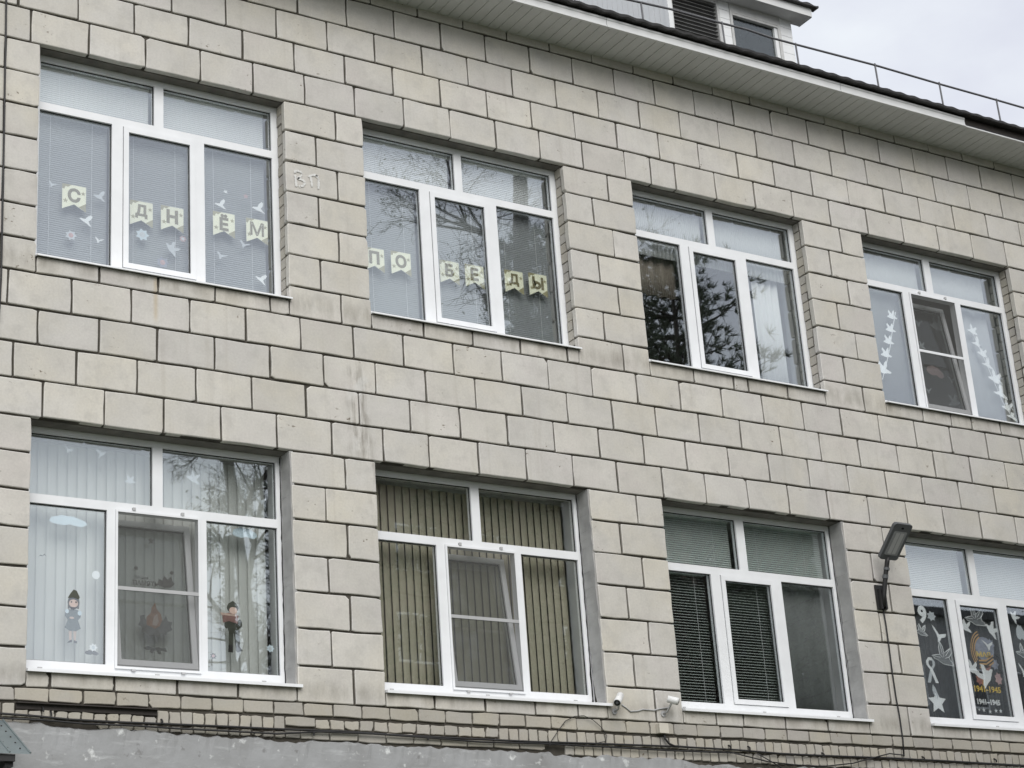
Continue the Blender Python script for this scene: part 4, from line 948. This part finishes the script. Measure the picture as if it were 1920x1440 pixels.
# chalk scrawl on the pier
cr_ = random.Random(5)
CH1, CH2 = ([(553, 322), (554, 332), (555, 342), (556, 350)], [(551, 321), (558, 320), (565, 323), (566, 328), (561, 333), (557, 334)], [(558, 334), (567, 337), (572, 342), (569, 348), (561, 350)]), ([(582, 330), (584, 340), (585, 350)], [(578, 331), (586, 328), (593, 328), (597, 333)], [(593, 328), (597, 336), (598, 344), (597, 354)], [(598, 336), (597, 350)])
for CH_ in (CH1, CH2):
    cm = MB()
    for st_ in CH_:
        P_ = [at(a_, b_, -.0052) for a_, b_ in st_]
        for p_, q_ in zip(P_, P_[1:]):
            k_ = 5
            for e in range(k_):
                u_ = p_.lerp(q_, e / k_); v_ = p_.lerp(q_, (e + 1) / k_); d_ = (v_ - u_); n_ = Vector((-d_.z, 0, d_.x)).normalized()
                w0, w1 = cr_.uniform(.005, .015), cr_.uniform(.005, .015)
                if cr_.random() < .9: cm.quad([u_ - n_ * w0, v_ - n_ * w1, v_ + n_ * w1, u_ + n_ * w0])
    cm.build('chalk_letter', M['chalk'], bld)

# ------------------------------------------------------------------ street lamp on the wall
lp = thing('wall_street_lamp', 'grey flat street lamp head on a black arm between lower windows', 'street lamp', (13.0, 0, 6.2))
m = MB(); m.box(12.935, 13.055, -.022, -.006, 6.100, 6.345); m.box(12.955, 12.975, -.055, -.022, 6.1, 6.3); m.box(13.015, 13.035, -.055, -.022, 6.1, 6.3); m.build('wall_plate', M['lamp_arm'], lp)
m = MB(); m.tube([(12.995, -.040, 6.125), (13.0, -.06, 6.24), (13.015, -.10, 6.42), (13.03, -.135, 6.55), (13.035, -.15, 6.60)], .024, 12); m.build('arm', M['lamp_arm'], lp, True)
for a, b in (((13.012, -.095, 6.395), (13.016, -.102, 6.43)), ((13.022, -.118, 6.475), (13.026, -.124, 6.50))):
    m = MB(); m.tube([a, b], .030, 12); m.build('collar', M['lamp_body'], lp)
hd = Matrix(((1, 0, 0, 0), (0, 1, 0, 0), (0, 0, 1, 0), (0, 0, 0, 1)))
ax = (Vector((13.05, -.40, 6.855)) - Vector((13.045, -.125, 6.59))); L = ax.length; ax.normalize()
xx = Vector((1, 0, 0)); nn2 = xx.cross(ax).normalized()
hd = Matrix(((xx.x, ax.x, nn2.x, 13.045), (xx.y, ax.y, nn2.y, -.125), (xx.z, ax.z, nn2.z, 6.59), (0, 0, 0, 1)))
def rrect(w_, l, r, n=5):
    P = []
    for cx, cy, a0 in ((w_ / 2 - r, l - r, 0), (-w_ / 2 + r, l - r, 90), (-w_ / 2 + r, r, 180), (w_ / 2 - r, r, 270)):
        P += [(cx + r * math.cos(math.radians(a0 + 90 * i / n)), cy + r * math.sin(math.radians(a0 + 90 * i / n))) for i in range(n + 1)]
    return P
def prism(P, z0, z1, mt, name, mat, par):
    m = MB(); n = len(P); m.v = [tuple(mt @ Vector((x, y, z0))) for x, y in P] + [tuple(mt @ Vector((x, y, z1))) for x, y in P]
    m.f = [tuple(range(n)), tuple(reversed(range(n, 2 * n)))] + [((i + 1) % n, i, n + i, n + (i + 1) % n) for i in range(n)]; m.m = [0] * len(m.f)
    return m.build(name, mat, par)
head = prism(rrect(.235, L + .02, .03), -.018, .018, hd, 'lamp_head', M['lamp_body'], lp)
sgn = -1 if nn2.z > 0 else 1
prism([(x, y + .055) for x, y in rrect(.165, L - .12, .012)], .0181 * sgn, .0215 * sgn, hd, 'light_panel', M['lamp_panel'], lp)
for u in (-.028, .028):
    prism([(x + u, y + .07) for x, y in rrect(.045, L - .15, .006)], .0216 * sgn, .0228 * sgn, hd, 'led_strip', M['pvc_grey'], lp)
prism([(x, y + L - .035) for x, y in rrect(.03, .018, .008)], .0185 * sgn, .0225 * sgn, hd, 'sensor', M['lens'], lp)

# ------------------------------------------------------------------ surveillance cameras
def bullet(rear, front, foot, label):
    rear, front, foot = Vector(rear), Vector(front), Vector(foot)
    t = thing('surveillance_camera', label, 'camera', tuple(foot), 'surveillance cameras on the pier')
    d_ = (front - rear).normalized(); mid = rear.lerp(front, .35)
    m = MB(); m.tube([rear - d_ * .004, rear, rear.lerp(front, .75), front], [.024, .031, .033, .034], 18); m.build('body', M['camera_white'], t, True)
    m = MB(); m.tube([front + d_ * .0005, front + d_ * .004], [.029, .028], 18); m.build('lens_face', M['lens'], t)
    m = MB(); m.tube([front + d_ * .0045, front + d_ * .008], [.012, .011], 12); m.build('lens', M['lamp_body'], t)
    m = MB(); m.tube([foot + Vector((0, -.004, 0)), foot + Vector((.01, -.05, .01)), mid + Vector((0, .01, -.036)), mid + Vector((0, 0, -.025))], .009, 8); m.build('bracket', M['pvc_grey'], t, True)
    m = MB(); m.tube([foot + Vector((0, .012, 0)), foot + Vector((0, -.008, 0))], .026, 14); m.build('mount_plate', M['pvc_grey'], t)
bullet((9.712, -.085, 5.062), (9.615, -.165, 4.975), (9.690, -.004, 4.935), 'white bullet camera facing down left, beside the sill end')
bullet((10.205, -.105, 5.052), (10.285, -.150, 5.022), (10.215, -.004, 4.940), 'white bullet camera facing right, next to the lower sill')
m = MB(); m.tube([at(a, b, -.008) for a, b in ((1166, 1321), (1174, 1327), (1182, 1334), (1196, 1333), (1206, 1330), (1215, 1331), (1226, 1332), (1236, 1329), (1246, 1328), (1254, 1327))], .0065, 6); tag(m.build('camera_cable', M['pvc_grey'], None, True), 'pale sagging cable joining the two white cameras', 'cable')
jb = thing('junction_box', 'small beige junction box on the bricks under the right camera', 'junction box', (10.17, 0, 4.8))
m = MB(); m.box(10.125, 10.215, -.055, -.003, 4.762, 4.842); m.build('box', M['box'], jb)
m = MB(); m.box(10.121, 10.219, -.060, -.055, 4.758, 4.846); m.build('lid', M['box'], jb)

# ------------------------------------------------------------------ cables
def cable(pts, r, label, Y=-.012, nm='cable', grp='black cables on the facade'):
    m = MB(); m.tube([at(a, b, Y) for a, b in pts], r, 6); return tag(m.build(nm, M['black'], None, True), label, 'cable', grp)
cable([(12, -20), (11, 60), (9, 160), (8, 230), (6, 330), (4, 430), (2, 520), (0, 560), (-6, 640)], .0085, 'thick black cable running down the left edge of the wall', -.018)
cable([(1656, 1141), (1661, 1170), (1667, 1213), (1673, 1260), (1680, 1307), (1687, 1345), (1693, 1387), (1695, 1418)], .0075, 'black cable dropping straight down from the street lamp')
cable([(-10, 1337), (60, 1342), (130, 1349), (220, 1354), (300, 1357), (420, 1362), (500, 1366), (570, 1369), (640, 1371), (740, 1378), (873, 1385), (1007, 1391), (1140, 1395), (1273, 1400), (1380, 1406), (1463, 1413), (1547, 1417), (1600, 1419), (1660, 1421), (1760, 1426), (1930, 1436)], .009, 'upper black cable along the brick band under all lower windows', -.026)
cable([(-10, 1346), (80, 1350), (160, 1357), (260, 1361), (330, 1366), (430, 1371), (520, 1376), (600, 1372), (700, 1376), (800, 1383), (900, 1391), (1010, 1394), (1130, 1400), (1250, 1407), (1330, 1410), (1372, 1411)], .0075, 'lower black cable along the brick band on the left', -.03)
cable([(1372, 1411), (1400, 1418), (1440, 1428), (1490, 1434), (1545, 1437), (1600, 1431), (1640, 1420), (1668, 1413), (1695, 1416)], .006, 'thin black cable sagging over the plaster under the lamp', -.035)
cable([(1008, 1392), (1030, 1395), (1048, 1368), (1060, 1352), (1078, 1343), (1095, 1342), (1112, 1350), (1128, 1364), (1138, 1380), (1136, 1390), (1120, 1393), (1040, 1394)], .0035, 'thin black cable loop standing on the brick band', -.02)
cable([(1245, 1376), (1247, 1385), (1254, 1394), (1265, 1399), (1290, 1401)], .010, 'short thick cable from the junction box down to the band', -.03)
cable([(1420, 1413), (1450, 1430), (1480, 1450)], .006, 'thin black cable branching down over the plaster below the window', -.03)
HN = ['first', 'second', 'third', 'fourth', 'fifth', 'sixth', 'seventh', 'eighth', 'ninth', 'tenth', 'eleventh']
for i, (px, py) in enumerate(((80, 1330), (95, 1338), (303, 1353), (587, 1375), (801, 1384), (1029, 1394), (1368, 1401), (1404, 1403), (1543, 1415), (1731, 1422), (1866, 1426))):
    p = at(px, py, -.02); m = MB(); m.tube([(p.x, -.034, p.z - .02), (p.x, -.036, p.z + .0), (p.x + .004, -.01, p.z + .018), (p.x + .004, .01, p.z + .02)], .008, 6)
    tag(m.build('cable_hook', M['black'], None), 'black cable hook, %s from the left on the brick band' % HN[i], 'hook', 'black hooks holding the cables')

# ------------------------------------------------------------------ entrance canopy at the lower left
cn = thing('entrance_canopy', 'grey sheet metal canopy corner at the lower left edge', 'canopy', (3.9, -.3, 4.4))
xa, xb = 2.4, 4.287; zt_, zo, yo = 4.605, 4.245, -.66
n = 13; pw = (xb - xa) / n
for i in range(n):
    a, b = xa + pw * i, xa + pw * (i + 1)
    m = MB(); m.quad([(a + .002, -.024, zt_), (a + .002, yo, zo), (b - .002, yo, zo), (b - .002, -.024, zt_)][::-1]); m.quad([(a + .002, -.024, zt_ - .006), (a + .002, yo, zo - .006), (b - .002, yo, zo - .006), (b - .002, -.024, zt_ - .006)])
    m.quad([(a + .002, yo, zo - .006), (b - .002, yo, zo - .006), (b - .002, yo, zo), (a + .002, yo, zo)][::1])
    m.tube([(b, -.03, zt_ + .002), (b, yo, zo + .002)], .007, 6); m.build('sheet', M['canopy'], cn)
m = MB(); m.box(xa, xb - .10, yo + .02, yo + .06, zo - .055, zo - .008); m.box(xb - .16, xb - .10, yo + .06, -.024, zo - .085, zo - .03); m.build('beam', M['black'], cn)
for k in range(5):
    for j_ in (.05, .14):
        z_ = zt_ + (zo - zt_) * (.2 + .17 * k); y_ = -.024 + (yo + .024) * (.2 + .17 * k)
        m = MB(); m.tube([(xb - j_, y_, z_ + .001), (xb - j_, y_ - .003, z_ + .006)], .006, 6); m.build('screw', M['rusty'], cn)

# ------------------------------------------------------------------ trees across the yard (they show in the panes)
def tube_chain(m, pts, rs, n=5):
    m.tube(pts, rs, n, 0, False)
def bare_tree(name, label, x, y, h, spread, seed, leaves=0, lean=0.0, maxd=5, group='trees across the yard'):
    r = random.Random(seed); t = thing(name, label, 'tree', (x, y, 0), group)
    m = MB(); tips = []
    tr = MB()
    def grow(p, d_, ln, rad, dep, mesh):
        k = 4; pts = [p]; rs = [rad]; q = p.copy(); dd = d_.copy()
        for i in range(k):
            wb = .035 if dep == 0 else .13
            dd = (dd + Vector((r.gauss(0, wb), r.gauss(0, wb), r.gauss(.03, .08)))).normalized()
            q = q + dd * (ln / k); pts.append(q.copy()); rs.append(rad * (1 - .5 * (i + 1) / k))
        tube_chain(mesh, pts, rs, 7 if dep == 0 else 5 if dep < 3 else 3)
        if dep >= maxd: tips.extend(pts[1:]); return
        nb = (9 if dep == 0 else 6 if dep == 1 else 5 if dep < 4 else 4)
        for b in range(nb):
            f_ = r.uniform(.3, 1.0) if dep else .22 + .78 * (b + .5) / nb
            i = min(k - 1, int(f_ * k)); u = f_ * k - i; bp = pts[i].lerp(pts[i + 1], u); br = rs[i] * (1 - u) + rs[i + 1] * u
            a = (pts[i + 1] - pts[i]).normalized(); s = Vector((r.gauss(0, 1), r.gauss(0, 1), r.gauss(0, .6))); s = (s - a * s.dot(a)).normalized()
            sp = math.radians(r.uniform(28, 62)); nd = (a * math.cos(sp) + s * math.sin(sp)).normalized()
            nl = ln * (r.uniform(.17, .24) * spread if dep == 0 else r.uniform(.45, .70)) * (1.2 - .55 * f_ if dep == 0 else 1)
            grow(bp, nd, nl, max(.0045, br * r.uniform(.45, .62)), dep + 1, m)
    grow(Vector((x, y, 0)), Vector((lean, 0, 1)).normalized(), h, h * .014, 0, tr)
    tr.build('trunk', M['bark'], t, True); m.build('branches', M['bark'], t, True)
    if leaves:
        lf = MB()
        for _ in range(leaves):
            p = r.choice(tips); p = p + Vector((r.gauss(0, .08), r.gauss(0, .08), r.gauss(0, .08)))
            a = Vector((r.gauss(0, 1), r.gauss(0, 1), r.gauss(0, 1))).normalized() * r.uniform(.018, .04); b = Vector((r.gauss(0, 1), r.gauss(0, 1), r.gauss(0, 1))).normalized() * r.uniform(.012, .03)
            lf.quad([p - a, p + b, p + a, p - b])
        lf.build('crown', M['leaf'], t)
    return t
def pine(name, label, x, y, h, rad, seed, base=.18, dens=1.0, pw=.7, group='trees across the yard'):
    r = random.Random(seed); t = thing(name, label, 'tree', (x, y, 0), group)
    tr = MB(); tr.tube([(x, y, 0), (x + .05, y, h * .5), (x - .03, y + .05, h * .97)], [h * .014, h * .009, .02], 8); tr.build('trunk', M['bark'], t, True)
    br = MB(); nd = MB(); z = h * base
    while z < h * .98:
        f_ = (z - h * base) / (h * (1 - base)); L_ = rad * (1 - f_) ** pw * r.uniform(.75, 1.1) + .25
        for b in range(r.randint(5, 7)):
            an = r.uniform(0, 2 * PI); ll = L_ * r.uniform(.6, 1.15); up = r.uniform(.0, .45)
            pts = []
            for k in range(5):
                u = k / 4; pts.append(Vector((x + math.cos(an) * ll * u, y + math.sin(an) * ll * u, z + ll * (up * u + .12 * u * u) + r.uniform(-.05, .05))))
            tube_chain(br, pts, [.035, .026, .018, .012, .006], 4)
            nt_ = int(16 * dens * ll / 1.5) + 4
            for q in range(nt_):
                u = r.uniform(.2, 1.0); i = min(3, int(u * 4)); c = pts[i].lerp(pts[i + 1], u * 4 - i) + Vector((r.gauss(0, .16), r.gauss(0, .16), r.gauss(.03, .12)))
                ax_ = Vector((math.cos(an) + r.gauss(0, .5), math.sin(an) + r.gauss(0, .5), r.uniform(.2, 1.2))).normalized()
                for e in range(11):
                    d_ = (ax_ + Vector((r.gauss(0, .55), r.gauss(0, .55), r.gauss(0, .55)))).normalized() * r.uniform(.10, .2)
                    s_ = d_.cross(Vector((r.gauss(0, 1), r.gauss(0, 1), r.gauss(0, 1)))).normalized() * .011
                    nd.quad([c - s_, c + s_, c + d_ + s_ * .3, c + d_ - s_ * .3])
        z += r.uniform(.22, .4) * h / 14
    br.build('limbs', M['bark'], t, True); nd.build('crown', M['needles'], t)
    return t
bare_tree('bare_tree', 'bare spreading tree across the yard, mirrored in the boy pane', 12.1, -10.3, 11.6, .75, 5, leaves=0)
bare_tree('bare_tree', 'tall bare tree across the yard, mirrored behind the letters', 16.0, -10.8, 17.4, .8, 9, leaves=2500)
bare_tree('bare_tree', 'low twiggy tree across the yard, mirrored behind the boy cut-out', 12.4, -13.2, 10.6, .7, 83, leaves=9000)
pine('pine_tree', 'slim dark pine across the yard, mirrored behind the last pennants', 16.9, -10.6, 16.0, 2.2, 64, dens=1.3, pw=.55)
pine('pine_tree', 'tall dark pine across the yard, mirrored in the third upper window', 19.3, -10.3, 16.2, 2.7, 21, dens=1.5, pw=.5)
pine('pine_tree', 'broad low pine across the yard, mirrored in the lower window beside the lamp', 20.8, -11.0, 13.2, 2.4, 33, dens=1.4)
pine('pine_tree', 'bushy pine across the yard, mirrored in the olive blind window', 16.2, -12.8, 13.6, 2.6, 47)
pine('pine_tree', 'short bushy pine across the yard behind the spreading bare tree', 13.7, -13.0, 12.6, 2.2, 48)
pine('pine_tree', 'short pine across the yard between the broad pine and the doves', 22.9, -11.6, 12.0, 2.2, 71, dens=1.2)
bare_tree('bare_tree', 'leafing tree across the yard, mirrored among the painted doves', 29.8, -10.6, 12.4, .75, 15, leaves=2500)
bare_tree('bare_tree', 'far bare tree at the right end of the yard', 32.5, -12.5, 12.0, .9, 27, leaves=5000)

# ------------------------------------------------------------------ blocks across the yard, added and sized to darken what the lower panes mirror
ab = thing('apartment_backdrop', 'brown brick apartment block across the yard, sized to darken the mirrored lower panes', 'building', (45, -36, 0))
m = MB(); m.box(26.2, 46, -39, -36, -.2, 20.6); m.build('wall', plain('brown_brick', (.16, .125, .10), .9, .2, 5), ab)
m = MB(); m.box(25.9, 46.3, -39.3, -35.7, 20.6, 20.9); m.build('roof', M['roof'], ab)
ab2 = thing('apartment_backdrop', 'added light grey block across the yard, setting the mirrored tone behind the painted doves', 'building', (60, -37, 0))  # unseen block added for a mid-grey reflection in the right lower window
m = MB(); m.box(46.8, 76, -46, -37, -.2, 18.4); m.build('wall', plain('grey_render', (.30, .30, .30), .9, .15, 3), ab2)
m = MB(); m.box(46.5, 76.3, -46.3, -36.7, 18.4, 18.7); m.build('roof', M['roof'], ab2)
pm_ = None
for fl_ in range(7):
    for k in range(16):
        x_ = 28.6 + k * 3.0; z_ = 1.2 + fl_ * 2.85
        if k == 6 or (k > 6 and fl_ > 5): continue
        pb_, xc_, yo_ = (ab, 45, 0.0) if k < 6 else (ab2, 60, 0.0)
        if pm_ is None:
            q = MB(); q.box(-.75, .75, -.05, .04, -.75, .75); q.box(-.68, -.03, .041, .05, -.68, .68); q.box(.03, .68, .041, .05, -.68, .68)
            q.m = [0] * 6 + [1] * 12
            o_ = q.build('far_window', [M['pvc'], M['lens']], ab); pm_ = o_.data; o_.matrix_parent_inverse = Matrix.Identity(4)
        else:
            o_ = bpy.data.objects.new('far_window', pm_); COL.objects.link(o_); o_.parent = pb_
        o_.location = (x_ - xc_, .0, z_ + .3)
